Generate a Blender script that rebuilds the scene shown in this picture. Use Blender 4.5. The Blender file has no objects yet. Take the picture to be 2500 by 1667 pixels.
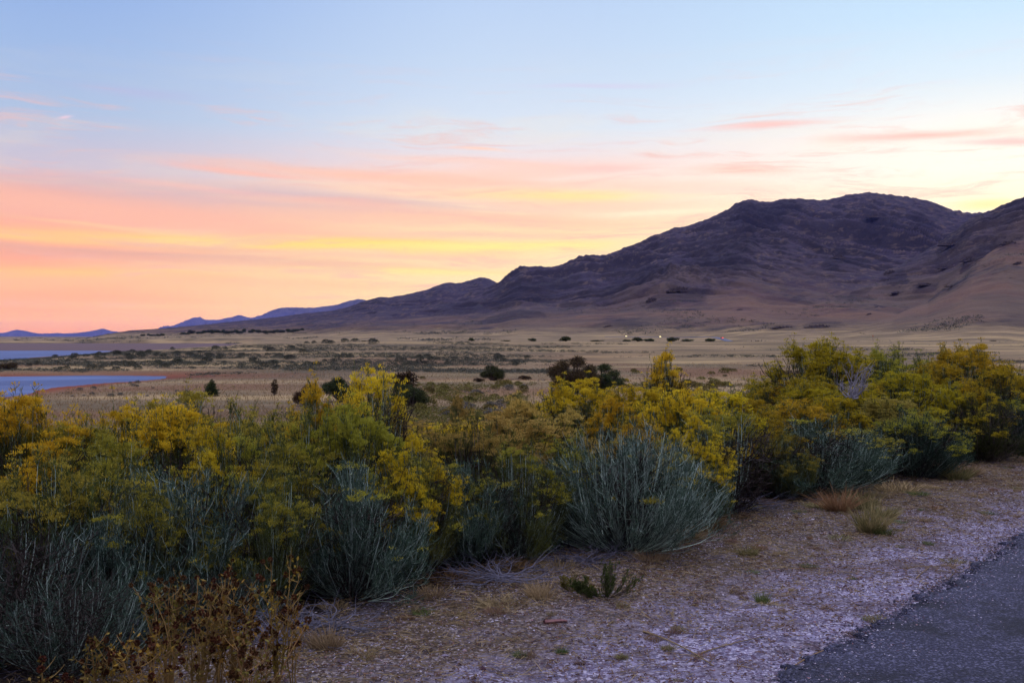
import bpy, math, random
import numpy as np

F = 2430.0                       # focal length in photograph pixels (35 mm on 36 mm, 2500 px wide)
EYE = 1.7
HZ = 825.0                       # horizon row in the photograph
K = 2500.0 / 2352.0
sc = bpy.context.scene
col = sc.collection

# ------------------------------------------------------------------ camera
cam_d = bpy.data.cameras.new('camera')
cam_d.sensor_width = 36.0
cam_d.lens = 35.0
cam_d.clip_start = 0.05
cam_d.clip_end = 150000.0
cam = bpy.data.objects.new('camera', cam_d)
col.objects.link(cam)
cam.location = (0, 0, EYE)
cam.rotation_euler = (math.radians(90) - (833.5 - HZ) / F, 0, 0)
sc.camera = cam

sc.view_settings.view_transform = 'Standard'
sc.view_settings.look = 'None'
sc.view_settings.gamma = 1.0
sc.view_settings.exposure = 0.0
sc.cycles.max_bounces = 5
sc.cycles.diffuse_bounces = 1
sc.cycles.transmission_bounces = 3
sc.cycles.volume_bounces = 0
sc.cycles.transparent_max_bounces = 6


# ------------------------------------------------------------------ node helper
def lin(c):
    """8-bit sRGB triple -> linear rgba"""
    out = []
    for v in c[:3]:
        v = v / 255.0
        out.append(v / 12.92 if v <= 0.04045 else ((v + 0.055) / 1.055) ** 2.4)
    return (out[0], out[1], out[2], 1.0)


class NT:
    def __init__(self, tree):
        self.t = tree
        tree.nodes.clear()

    def n(self, typ, **kw):
        nd = self.t.nodes.new(typ)
        for k, v in kw.items():
            setattr(nd, k, v)
        return nd

    def put(self, sock, v):
        if isinstance(v, bpy.types.NodeSocket):
            self.t.links.new(v, sock)
        elif v is not None:
            sock.default_value = v

    def m(self, op, a, b=None, c=None, clamp=False):
        nd = self.n('ShaderNodeMath', operation=op, use_clamp=clamp)
        self.put(nd.inputs[0], a)
        if b is not None:
            self.put(nd.inputs[1], b)
        if c is not None:
            self.put(nd.inputs[2], c)
        return nd.outputs[0]

    def mix(self, f, a, b, blend='MIX'):
        nd = self.n('ShaderNodeMix', data_type='RGBA', blend_type=blend)
        self.put(nd.inputs[0], f)
        self.put(nd.inputs[6], a)
        self.put(nd.inputs[7], b)
        return nd.outputs[2]

    def smooth(self, v, a, b, lo=0.0, hi=1.0):
        nd = self.n('ShaderNodeMapRange', interpolation_type='SMOOTHSTEP')
        self.put(nd.inputs[0], v)
        self.put(nd.inputs[1], a)
        self.put(nd.inputs[2], b)
        self.put(nd.inputs[3], lo)
        self.put(nd.inputs[4], hi)
        return nd.outputs[0]

    def noise(self, vec, scale, detail=4.0, rough=0.55, dist=0.0):
        nd = self.n('ShaderNodeTexNoise')
        self.put(nd.inputs['Vector'], vec)
        self.put(nd.inputs['Scale'], scale)
        self.put(nd.inputs['Detail'], detail)
        self.put(nd.inputs['Roughness'], rough)
        self.put(nd.inputs['Distortion'], dist)
        return nd.outputs[0]

    def voro(self, vec, scale, feature='F1', out='Distance'):
        nd = self.n('ShaderNodeTexVoronoi', feature=feature)
        self.put(nd.inputs['Vector'], vec)
        self.put(nd.inputs['Scale'], scale)
        return nd.outputs[out]

    def ramp(self, f, stops):
        nd = self.n('ShaderNodeValToRGB')
        self.put(nd.inputs[0], f)
        cr = nd.color_ramp
        while len(cr.elements) < len(stops):
            cr.elements.new(0.5)
        for e, (p, c) in zip(cr.elements, stops):
            e.position = p
            e.color = c if len(c) == 4 else (c[0], c[1], c[2], 1)
        return nd.outputs[0]

    def comb(self, x, y, z):
        nd = self.n('ShaderNodeCombineXYZ')
        for i, v in enumerate((x, y, z)):
            self.put(nd.inputs[i], v)
        return nd.outputs[0]

    def sep(self, v):
        nd = self.n('ShaderNodeSeparateXYZ')
        self.put(nd.inputs[0], v)
        return nd.outputs

    def scalev(self, v, s):
        nd = self.n('ShaderNodeVectorMath', operation='MULTIPLY')
        self.put(nd.inputs[0], v)
        nd.inputs[1].default_value = s
        return nd.outputs[0]


# ------------------------------------------------------------------ sky
def SK(dx, dy):
    """a direction of the sky, read off the photograph"""
    px, py = dx * K, dy * K
    az = math.atan((px - 1250) / F)
    el = math.atan((HZ - py) / F * math.cos(az))
    return az, el


SUN_AZ = math.radians(28)
SUN_EL = math.radians(2.5)
world = bpy.data.worlds.new('World')
sc.world = world
world.use_nodes = True
w = NT(world.node_tree)
tc = w.n('ShaderNodeTexCoord')
dx_, dy_, dz_ = w.sep(tc.outputs['Generated'])
az = w.m('ARCTAN2', dx_, dy_)
el = w.m('ARCSINE', dz_)
elf = w.m('MULTIPLY', el, 1 / 0.40, clamp=True)


def E(dy):
    return SK(1176, dy)[1] / 0.40


L_ = w.ramp(elf, [(0, lin((255, 166, 128))), (E(740), lin((255, 186, 148))), (E(640), lin((255, 192, 152))),
                  (E(560), lin((255, 178, 150))), (E(470), lin((232, 176, 168))), (E(420), lin((204, 192, 208))),
                  (E(300), lin((174, 192, 222))), (E(150), lin((158, 184, 226))), (E(0), lin((144, 174, 226))), (1.0, lin((130, 162, 220)))])
M_ = w.ramp(elf, [(0, lin((255, 214, 160))), (E(720), lin((255, 222, 170))), (E(620), lin((255, 230, 180))),
                  (E(540), lin((255, 222, 176))), (E(450), lin((255, 224, 200))), (E(380), lin((244, 222, 220))),
                  (E(300), lin((216, 226, 240))), (E(150), lin((198, 216, 240))), (E(0), lin((186, 208, 240))), (1.0, lin((160, 192, 244)))])
R_ = w.ramp(elf, [(0, lin((255, 240, 196))), (E(480), lin((255, 247, 222))), (E(420), lin((254, 250, 238))),
                  (E(340), lin((252, 248, 240))), (E(230), lin((220, 236, 248))), (E(100), lin((200, 228, 250))),
                  (E(0), lin((192, 222, 248))), (1.0, lin((170, 204, 244)))])
fM = w.smooth(az, -0.46, 0.02)
fR = w.smooth(az, 0.0, 0.46)
base = w.mix(fM, L_, M_)
base = w.mix(fR, base, R_)

# streaky cloud field: fine horizontal grain, slightly tilted and warped
wv = w.comb(w.m('MULTIPLY', az, 3.2), w.m('MULTIPLY', el, 22.0), 0.0)
warp = w.noise(wv, 1.1, 3.0, 0.5)
grain = w.noise(w.comb(w.m('MULTIPLY', az, 5.0), w.m('MULTIPLY_ADD', warp, 3.2, w.m('MULTIPLY', el, 62.0)), 3.0), 1.0, 11.0, 0.70)
soft = w.noise(w.comb(w.m('MULTIPLY', az, 2.6), w.m('MULTIPLY_ADD', warp, 1.4, w.m('MULTIPLY', el, 24.0)), 9.0), 1.0, 9.0, 0.62)
warpc = w.m('SUBTRACT', warp, 0.5)
grainc = w.m('SUBTRACT', grain, 0.5)


def streak(c, dx, dy, sx, sy, tilt, colr, amt, hard=0.5):
    """one cloud bank: centre (dx,dy), half sizes sx, sy, tilt in rows per column"""
    global base
    a0, e0 = SK(dx, dy)
    s_a = sx * K / F
    s_e = sy * K / F
    da = w.m('SUBTRACT', az, a0)
    de = w.m('SUBTRACT', w.m('MULTIPLY_ADD', da, tilt, el), e0)
    de = w.m('MULTIPLY_ADD', warpc, 0.020, de)
    q = w.m('ADD', w.m('POWER', w.m('ABSOLUTE', w.m('DIVIDE', da, s_a)), 2.0),
            w.m('POWER', w.m('ABSOLUTE', w.m('DIVIDE', de, s_e)), 2.0))
    g = w.m('POWER', 2.718, w.m('MULTIPLY', q, -1.0))
    g = w.m('MULTIPLY', g, w.smooth(w.m('MULTIPLY_ADD', g, 0.25, grain), 0.38, 0.34 + hard * 0.55, 0.10, 1.0))
    base = w.mix(w.m('MULTIPLY', g, amt, clamp=True), base, lin(colr))


S = lambda *a: streak(None, *a)
# salmon and mauve banks on the left, cream and yellow bands between them
S(150, 470, 600, 40, 0.05, (248, 184, 168), 0.65)
S(620, 455, 420, 26, 0.03, (204, 184, 196), 0.75)
S(350, 500, 700, 26, 0.10, (252, 188, 166), 0.6)
S(900, 405, 420, 14, 0.04, (255, 196, 172), 0.85)
S(1150, 400, 330, 20, -0.05, (253, 206, 186), 0.6)
S(560, 395, 170, 7, 0.06, (255, 186, 168), 0.7)
S(1270, 450, 220, 14, 0.02, (255, 236, 150), 0.95)
S(1500, 488, 150, 7, 0.0, (255, 246, 214), 0.8)
S(1350, 475, 300, 16, 0.02, (252, 205, 182), 0.5)
S(1000, 500, 420, 20, 0.02, (250, 192, 168), 0.7)
S(700, 560, 560, 15, 0.01, (255, 222, 124), 0.95)
S(1150, 568, 300, 10, -0.01, (255, 236, 150), 0.9)
S(60, 548, 300, 9, 0.0, (255, 204, 140), 0.9)
S(200, 590, 500, 13, 0.02, (226, 164, 156), 0.55)
S(480, 572, 200, 7, 0.03, (232, 176, 160), 0.5)
S(180, 628, 300, 12, 0.0, (255, 208, 134), 0.75)
S(0, 600, 260, 26, 0.0, (252, 160, 142), 0.4)
S(760, 612, 360, 10, 0.02, (244, 190, 164), 0.6)
S(950, 625, 240, 9, 0.0, (255, 232, 150), 0.7)
S(560, 650, 420, 12, 0.01, (250, 192, 156), 0.5)
S(0, 690, 400, 34, 0.0, (255, 168, 140), 0.5)
S(1390, 390, 100, 10, 0.03, (250, 204, 196), 0.8)
S(1700, 395, 130, 13, 0.06, (250, 210, 194), 0.75)
S(1760, 290, 120, 9, -0.02, (248, 200, 198), 0.95)
S(2100, 312, 190, 9, 0.02, (248, 202, 194), 0.95)
S(2320, 322, 110, 7, 0.05, (240, 190, 190), 0.7)
S(1100, 342, 60, 5, 0.08, (255, 214, 196), 0.9)
S(1370, 198, 170, 5, 0.0, (214, 206, 234), 0.5)
S(320, 210, 130, 12, 0.0, (186, 186, 222), 0.5)
S(1000, 440, 360, 22, 0.03, (254, 206, 178), 0.6)
S(1180, 510, 300, 16, 0.02, (253, 206, 176), 0.6)
S(1080, 375, 260, 9, 0.05, (252, 208, 190), 0.6)
S(1500, 430, 260, 14, 0.03, (253, 214, 196), 0.5)
S(150, 274, 12, 4, -0.3, (232, 206, 222), 0.9)
S(60, 400, 60, 5, 0.0, (236, 186, 184), 0.5)
S(520, 448, 420, 12, 0.05, (214, 182, 188), 0.7)
S(900, 470, 300, 10, 0.04, (226, 190, 186), 0.6)
S(330, 582, 420, 9, 0.02, (222, 168, 162), 0.6)
S(1100, 540, 260, 8, 0.01, (240, 196, 176), 0.6)
S(620, 545, 300, 6, 0.02, (255, 214, 140), 0.6)
S(2270, 466, 70, 16, 0.0, (255, 238, 140), 0.6)
S(760, 470, 300, 9, 0.05, (255, 204, 176), 0.6)
S(450, 430, 200, 7, 0.08, (244, 190, 182), 0.6)
S(300, 520, 260, 6, 0.06, (255, 206, 160), 0.6)
S(1650, 440, 160, 8, 0.02, (250, 218, 204), 0.5)
S(870, 590, 300, 6, 0.0, (246, 196, 172), 0.5)
S(400, 700, 300, 9, 0.01, (255, 206, 160), 0.4)
# soft mottling of the thin high cloud
midband = w.m('MULTIPLY', w.smooth(el, 0.0, 0.05), w.smooth(el, 0.30, 0.16))
base = w.mix(w.m('MULTIPLY', w.smooth(soft, 0.48, 0.72), w.m('MULTIPLY', midband, 0.30)), base, lin((255, 232, 196)))
base = w.mix(w.m('MULTIPLY', w.smooth(grain, 0.50, 0.66), w.m('MULTIPLY', midband, 0.55)), base, lin((240, 186, 176)))
# sky behind the camera: earth's shadow and violet belt, darkened to shade bush fronts
B_ = w.ramp(elf, [(0, lin((40, 40, 62))), (0.3, lin((74, 66, 94))), (0.6, lin((112, 102, 134))), (1.0, lin((160, 156, 196)))])
fB = w.smooth(w.m('ABSOLUTE', az), 0.9, 2.2)
base = w.mix(fB, base, B_)
zen = w.smooth(el, 0.40, 1.3)  # zenith brightened past the visible sky to light ground and brush tops
base = w.mix(zen, base, (1.82, 1.76, 2.2, 1))
nish = w.n('ShaderNodeTexSky', sky_type='NISHITA')
nish.sun_disc = False
nish.sun_elevation = SUN_EL
nish.sun_rotation = SUN_AZ
# the real sky beyond the haze: what is seen is this light dimmed by the air, plus the air's own glow
AIR_DENS, AIR_FAR, AIR_TOP = 1.7e-5, 50000.0, 790.0
AIR_GLOW = (0.12, 0.14, 0.36)
path = w.m('MINIMUM', w.m('DIVIDE', AIR_TOP, w.m('TANGENT', w.m('MAXIMUM', el, 0.003))), AIR_FAR)
T_ = w.m('POWER', 2.71828, w.m('MULTIPLY', path, -AIR_DENS))
bs = w.n('ShaderNodeSeparateColor')
w.put(bs.inputs[0], base)
cc = w.n('ShaderNodeCombineColor')
for i_ in range(3):
    v_ = w.m('DIVIDE', w.m('SUBTRACT', bs.outputs[i_], w.m('MULTIPLY', w.m('SUBTRACT', 1.0, T_), AIR_GLOW[i_])), T_)
    w.put(cc.inputs[i_], w.m('MAXIMUM', v_, 0.02))
base = cc.outputs[0]
b1 = w.n('ShaderNodeBackground')
w.put(b1.inputs[0], base)
b1.inputs[1].default_value = 1.04
b2 = w.n('ShaderNodeBackground')
w.put(b2.inputs[0], nish.outputs[0])
b2.inputs[1].default_value = 0.006
add = w.n('ShaderNodeAddShader')
w.t.links.new(b1.outputs[0], add.inputs[0])
w.t.links.new(b2.outputs[0], add.inputs[1])
wo = w.n('ShaderNodeOutputWorld')
w.t.links.new(add.outputs[0], wo.inputs[0])
world.cycles.sampling_method = 'MANUAL'
world.cycles.sample_map_resolution = 1024

# ------------------------------------------------------------------ last of the sun
sl = bpy.data.lights.new('sun', 'SUN')
sl.energy = 0.22
sl.angle = math.radians(25)
sl.color = (1.0, 0.78, 0.55)
so = bpy.data.objects.new('sun', sl)
col.objects.link(so)
dirv = (math.sin(SUN_AZ) * math.cos(SUN_EL), math.cos(SUN_AZ) * math.cos(SUN_EL), math.sin(SUN_EL))
from mathutils import Vector
so.rotation_euler = Vector(dirv).to_track_quat('Z', 'Y').to_euler()
# ------------------------------------------------------------------ noise for geometry
_rs = np.random.RandomState(7)
_perm = _rs.permutation(512)
_perm = np.concatenate([_perm, _perm, _perm])
_gr = _rs.uniform(-1, 1, (512, 2))


def pn(x, y):
    x = np.asarray(x, float)
    y = np.asarray(y, float)
    xi = np.floor(x).astype(int)
    yi = np.floor(y).astype(int)
    xf = x - xi
    yf = y - yi
    u = xf * xf * xf * (xf * (xf * 6 - 15) + 10)
    v = yf * yf * yf * (yf * (yf * 6 - 15) + 10)

    def g(ix, iy, fx, fy):
        h = _perm[(_perm[ix & 511] + iy) & 511]
        gg = _gr[h]
        return gg[..., 0] * fx + gg[..., 1] * fy
    a = g(xi, yi, xf, yf)
    b = g(xi + 1, yi, xf - 1, yf)
    c = g(xi, yi + 1, xf, yf - 1)
    d = g(xi + 1, yi + 1, xf - 1, yf - 1)
    return (a + (b - a) * u) * (1 - v) + (c + (d - c) * u) * v


def fbm(x, y, o=4, g=0.5):
    s = 0
    a = 1.0
    for i in range(o):
        s = s + a * pn(x + 17.3 * i, y - 9.1 * i)
        x = x * 2.03
        y = y * 2.03
        a *= g
    return s


def ridged(x, y, o=4, g=0.5):
    s = 0
    a = 1.0
    for i in range(o):
        s = s + a * (1 - np.abs(pn(x + 31.7 * i, y + 5.3 * i)) * 2.4)
        x = x * 2.1
        y = y * 2.1
        a *= g
    return s


def sm(t, a, b):
    t = np.clip((t - a) / (b - a), 0, 1)
    return t * t * (3 - 2 * t)


# ------------------------------------------------------------------ terrain heights
P0 = (-1.2, 5.85)
DD = (0.714, 0.700)
NN = (-0.700, 0.714)
R0 = (1.34, 4.9)
RD = (0.648, 0.762)
RN = (-0.762, 0.648)


def s_bush(x, y):
    return (x - P0[0]) * NN[0] + (y - P0[1]) * NN[1]


def s_road(x, y):
    return (x - R0[0]) * RN[0] + (y - R0[1]) * RN[1]


def gz(x, y):
    x = np.asarray(x, float)
    y = np.asarray(y, float)
    s = s_bush(x, y)
    emb = -7.3 * sm(s, 2.0, 42.0)
    near = 1 - sm(s, 3, 30)
    z = emb + near * (0.05 * fbm(x * 0.5, y * 0.5, 3) + 0.012 * fbm(x * 3, y * 3, 3)) * sm(s_road(x, y), 0.0, 1.2)
    far = 1 - near
    kx = np.interp(x, [-235, -205, -157, -115, -65, 0, 400], [0, 0.03, 0.62, 0.9, 1.03, 0.99, 1.02])
    ky = sm(y, 215, 520)
    back = 1 - 0.75 * sm(y, 560, 760) * (1 - sm(y, 1500, 2500) * 0.0)
    kn = 7.1 * kx * ky * back
    z = z + far * kn * sm(s, 20, 80)
    z = z + far * (0.45 * fbm(x / 60, y / 60, 4) + 0.10 * fbm(x / 9, y / 9, 3)) * sm(s, 30, 90) * (1 - 0.5 * ky)
    # pond
    d = np.minimum(np.minimum(-83.5 + 2.5 * np.sin(y / 11) - x, 243 + 3 * np.sin(x / 9) - y), y - 125)
    d = d + 3.0 * fbm(x / 18, y / 18, 3)
    wet = sm(d, -14, 0)
    z = z * (1 - wet) + wet * (-7.6 - np.clip(d, 0, 25) * 0.05)
    # far bay and its mud flat
    d2 = np.minimum(np.minimum((-128 - 0.203 * y) - x, 1650 - y), (y - 400) * 1.0)
    d2 = d2 + 12 * fbm(x / 70, y / 70, 3)
    wet2 = sm(d2, -45, 0)
    z = z * (1 - wet2) + wet2 * (-7.57 - np.clip(d2, 0, 60) * 0.02 * (1 - sm(y, 520, 760)))
    return z


# skyline of the island hills, in photograph pixels (full-view columns)
SKY_M = [(60, 777.5), (200, 776.5), (240, 768), (300, 759), (385, 753), (480, 745), (570, 735), (640, 728), (700, 720), (760, 714), (800, 705),
         (835, 693), (870, 682), (895, 684), (930, 678), (985, 665), (1003, 657), (1020, 652), (1035, 650.5), (1048, 652), (1062, 650), (1085, 643),
         (1105, 637), (1122, 640), (1145, 651), (1200, 664), (1300, 700), (1500, 770), (1600, 790), (3200, 790)]
SKY_2 = [(200, 795), (500, 770), (800, 722), (900, 706), (1000, 690), (1060, 678), (1110, 667), (1145, 652), (1158, 641), (1172, 628), (1198, 611), (1215, 613), (1237, 611.5), (1262, 614), (1285, 610), (1310, 599),
         (1335, 589), (1357, 585.5), (1382, 588), (1410, 579), (1440, 568), (1475, 556), (1500, 543), (1520, 536), (1552, 523), (1578, 520), (1600, 513),
         (1622, 504), (1650, 492), (1668, 482), (1690, 468), (1706, 461), (1722, 458), (1745, 463), (1772, 464), (1800, 458), (1832, 455.5),
         (1860, 459), (1885, 460), (1910, 456), (1940, 450), (1968, 445), (1990, 442.5), (2015, 444), (2050, 448.5), (2085, 452), (2112, 457),
         (2140, 465), (2165, 474), (2190, 483), (2210, 487), (2235, 489.5), (2270, 489), (2352, 505), (2700, 520)]
SKY_R = [(1330, 783), (1450, 779), (1550, 768), (1640, 752), (1700, 738), (1770, 716), (1850, 692), (1930, 662), (2000, 636), (2060, 612), (2110, 585),
         (2150, 562), (2190, 532), (2220, 508), (2245, 494), (2262, 487), (2280, 484), (2300, 473), (2315, 467), (2330, 460), (2352, 452), (2450, 430), (2700, 420), (3200, 500)]
SKY_N = [(1500, 785), (1700, 782), (1850, 770), (1950, 752), (2050, 725), (2130, 690), (2180, 650), (2230, 608), (2270, 582), (2310, 556), (2352, 545), (2450, 530), (2600, 560), (3200, 640)]
YR_M = [(60, 3600), (200, 3400), (500, 4300), (870, 5200), (1145, 5500), (1600, 5500)]
YR_2 = [(200, 3300), (1000, 4300), (1200, 4600), (1700, 4600), (2000, 5000), (2352, 5200), (2700, 5300)]
YR_R = [(1330, 1250), (1550, 1700), (1850, 2300), (2150, 3000), (2352, 2900), (2700, 2800)]
YR_N = [(1500, 1000), (1850, 1300), (2180, 1750), (2352, 1900), (2700, 1900)]


def _tab(tab):
    a = np.array(tab, float)
    return (a[:, 0] * K - 1250) / F, a[:, 1]


def layer(x, y, sky, yr, t0, p, drop, foot, gull, gs, seed, kmin=1.0):
    a = x / y
    sa, sv = _tab(sky)
    zt = (HZ - np.interp(a, sa, sv) * K) / F
    ya, yv = _tab(yr)
    Y = np.interp(a, ya, yv)
    zr = EYE + zt * Y
    t = y / Y
    rise = np.clip((t - t0) / (1 - t0), 0, 1) ** p
    fall = np.clip(1 - drop * np.clip(t - 1, 0, 9), -1, 1)
    h = (zr + 7.3) * np.where(t < 1, rise, fall)
    u = (x * 0.83 + y * 0.55) / gs
    v = (-x * 0.55 + y * 0.83) / (gs * 6.0)
    wx = fbm(x / 1300 + seed, y / 1300, 2) * 1.6
    g = ridged(u + wx + seed, v, 4, 0.48) - 0.85
    edge = np.clip(1 - t ** 9, 0, 1) * np.clip((t - t0 * 1.1) * 3.2, 0, 1)
    h = h + gull * np.clip(h, 0, 300) ** 0.8 * 2.6 * g * edge
    h = h + 0.012 * np.clip(h, 0, 260) * (ridged(u * 3.1 + 7, v * 3.4, 4, 0.55) - 0.9) * np.clip(1.02 - t ** 14, 0, 1) * np.clip((t - t0) * 4, 0, 1)
    h = h + 0.022 * np.clip(h, 0, 500) * fbm(x / 38 + seed, y / 38, 4, 0.6) * np.clip((t - t0) * 3, 0, 1)
    return h - 7.3 - foot


def hz(x, y):
    x = np.asarray(x, float)
    y = np.asarray(y, float)
    m1 = layer(x, y, SKY_M, YR_M, 0.20, 1.6, 2.0, 0.6, 0.22, 220.0, 6.1)
    m = layer(x, y, SKY_2, YR_2, 0.20, 1.75, 2.0, 0.6, 0.36, 250.0, 3.1)
    m = np.maximum(m, m1)
    r = layer(x, y, SKY_R, YR_R, 0.34, 1.5, 1.3, 0.8, 0.24, 150.0, 11.7)
    n = layer(x, y, SKY_N, YR_N, 0.42, 1.45, 1.1, 0.8, 0.08, 120.0, 23.9)
    # rocky knob in the middle of the slope
    kx, ky = (1560 * K - 1250) / F * 2500, 2500.0
    dx, dy = (x - kx), (y - ky)
    knob = 42 * np.exp(-(dx / 105) ** 2 - (dy / 260) ** 2) * (1 + 0.5 * fbm(x / 24, y / 50, 3)) \
        + 20 * np.exp(-((dx + 95) / 75) ** 2 - ((dy + 200) / 200) ** 2) \
        + 14 * np.exp(-((dx + 60) / 330) ** 2 - ((dy + 620) / 330) ** 2)
    m = m + knob
    k = 7.0
    h = np.maximum(m, r) + k * np.exp(-np.abs(m - r) / k) * 0.3
    h = np.maximum(h, n)
    # gentle swells of the lower slope
    h = h + 2.2 * fbm(x / 210 + 4, y / 260, 3) * sm(y, 900, 1400)
    d2 = np.minimum((-128 - 0.203 * y) - x, 1650 - y)
    h = h - 12 * sm(d2, -70, 0)
    return h


def ground_hit(px, py, y0=2.0, y1=9000.0):
    """where the sight line through a photograph pixel meets the terrain"""
    ys = np.exp(np.linspace(math.log(y0), math.log(y1), 6000))
    xs = (px - 1250) / F * ys
    zl = EYE + (HZ - py) / F * ys
    zt = gz(xs, ys)
    zt = np.where(ys > 850, np.maximum(zt, hz(xs, np.maximum(ys, 800))), zt)
    i = np.argmax(zt >= zl)
    if zt[i] < zl[i]:
        i = len(ys) - 1
    return float(xs[i]), float(ys[i]), float(zt[i])


def tz(x, y):
    z = float(gz(x, y))
    if y > 850:
        z = max(z, float(hz(x, y)))
    return z


# ------------------------------------------------------------------ mesh helpers
def mesh_obj(name, V, Q, mats, parent=None, smooth=False, midx=None, link=True):
    """V (n,3), Q (m,4) or (m,3) arrays -> one mesh object"""
    V = np.ascontiguousarray(V, np.float32)
    Q = np.ascontiguousarray(Q, np.int32)
    me = bpy.data.meshes.new(name)
    me.vertices.add(len(V))
    me.vertices.foreach_set('co', V.ravel())
    k = Q.shape[1]
    me.loops.add(Q.size)
    me.loops.foreach_set('vertex_index', Q.ravel())
    me.polygons.add(len(Q))
    me.polygons.foreach_set('loop_start', np.arange(0, Q.size, k, dtype=np.int32))
    if midx is not None:
        me.polygons.foreach_set('material_index', np.asarray(midx, np.int32))
    me.polygons.foreach_set('use_smooth', np.full(len(Q), bool(smooth)))
    for m in (mats if isinstance(mats, (list, tuple)) else [mats]):
        me.materials.append(m)
    me.update(calc_edges=True)
    ob = bpy.data.objects.new(name, me)
    if link:
        col.objects.link(ob)
    if parent:
        ob.parent = parent
    return ob


def grid_obj(name, X, Y, Z, mat, **kw):
    r, c = X.shape
    V = np.stack([X, Y, Z], -1).reshape(-1, 3)
    i = np.arange((r - 1) * c).reshape(r - 1, c)[:, :-1].ravel()
    Q = np.stack([i, i + 1, i + c + 1, i + c], 1)
    return mesh_obj(name, V, Q, mat, smooth=True, **kw)


def tag(o, label=None, cat=None, group=None, kind=None):
    if label:
        o['label'] = label
    if cat:
        o['category'] = cat
    if group:
        o['group'] = group
    if kind:
        o['kind'] = kind
    return o


def new_mat(name):
    m = bpy.data.materials.new(name)
    m.use_nodes = True
    return m, NT(m.node_tree)


def finish(nt, colr, rough=0.9, spec=0.2, bump=None, bstr=0.3, bdist=0.1, metal=0.0):
    b = nt.n('ShaderNodeBsdfPrincipled')
    nt.put(b.inputs['Base Color'], colr)
    nt.put(b.inputs['Roughness'], rough)
    nt.put(b.inputs['Specular IOR Level'], spec)
    nt.put(b.inputs['Metallic'], metal)
    if bump is not None:
        bn = nt.n('ShaderNodeBump')
        bn.inputs['Strength'].default_value = bstr
        bn.inputs['Distance'].default_value = bdist
        nt.put(bn.inputs['Height'], bump)
        nt.t.links.new(bn.outputs[0], b.inputs['Normal'])
    o = nt.n('ShaderNodeOutputMaterial')
    nt.t.links.new(b.outputs[0], o.inputs[0])
    return b


def c3(r, g, b):
    return (r, g, b, 1.0)


ROCKY = [(1735, 468, 520, 120, 0.8), (1800, 462, 500, 90, 0.7), (1700, 520, 575, 90, 0.6), (2020, 490, 520, 90, 0.75), (2000, 530, 560, 110, 0.55), (2120, 490, 530, 60, 0.5), (1920, 590, 612, 70, 0.7),
         (1650, 585, 640, 150, 0.6), (1450, 625, 670, 240, 0.65), (1560, 655, 700, 150, 0.6), (1250, 640, 665, 150, 0.55), (1150, 668, 700, 320, 0.6), (1180, 712, 735, 170, 0.6), (2235, 592, 618, 60, 0.75), (2190, 552, 580, 90, 0.7),
         (2060, 622, 655, 60, 0.7), (2130, 650, 664, 80, 0.6), (1960, 672, 690, 90, 0.5), (2320, 462, 500, 90, 0.7), (1800, 745, 760, 80, 0.6), (1890, 738, 758, 90, 0.7), (1420, 735, 760, 160, 0.5), (2320, 550, 575, 70, 0.7), (1800, 680, 700, 130, 0.5)]


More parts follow.
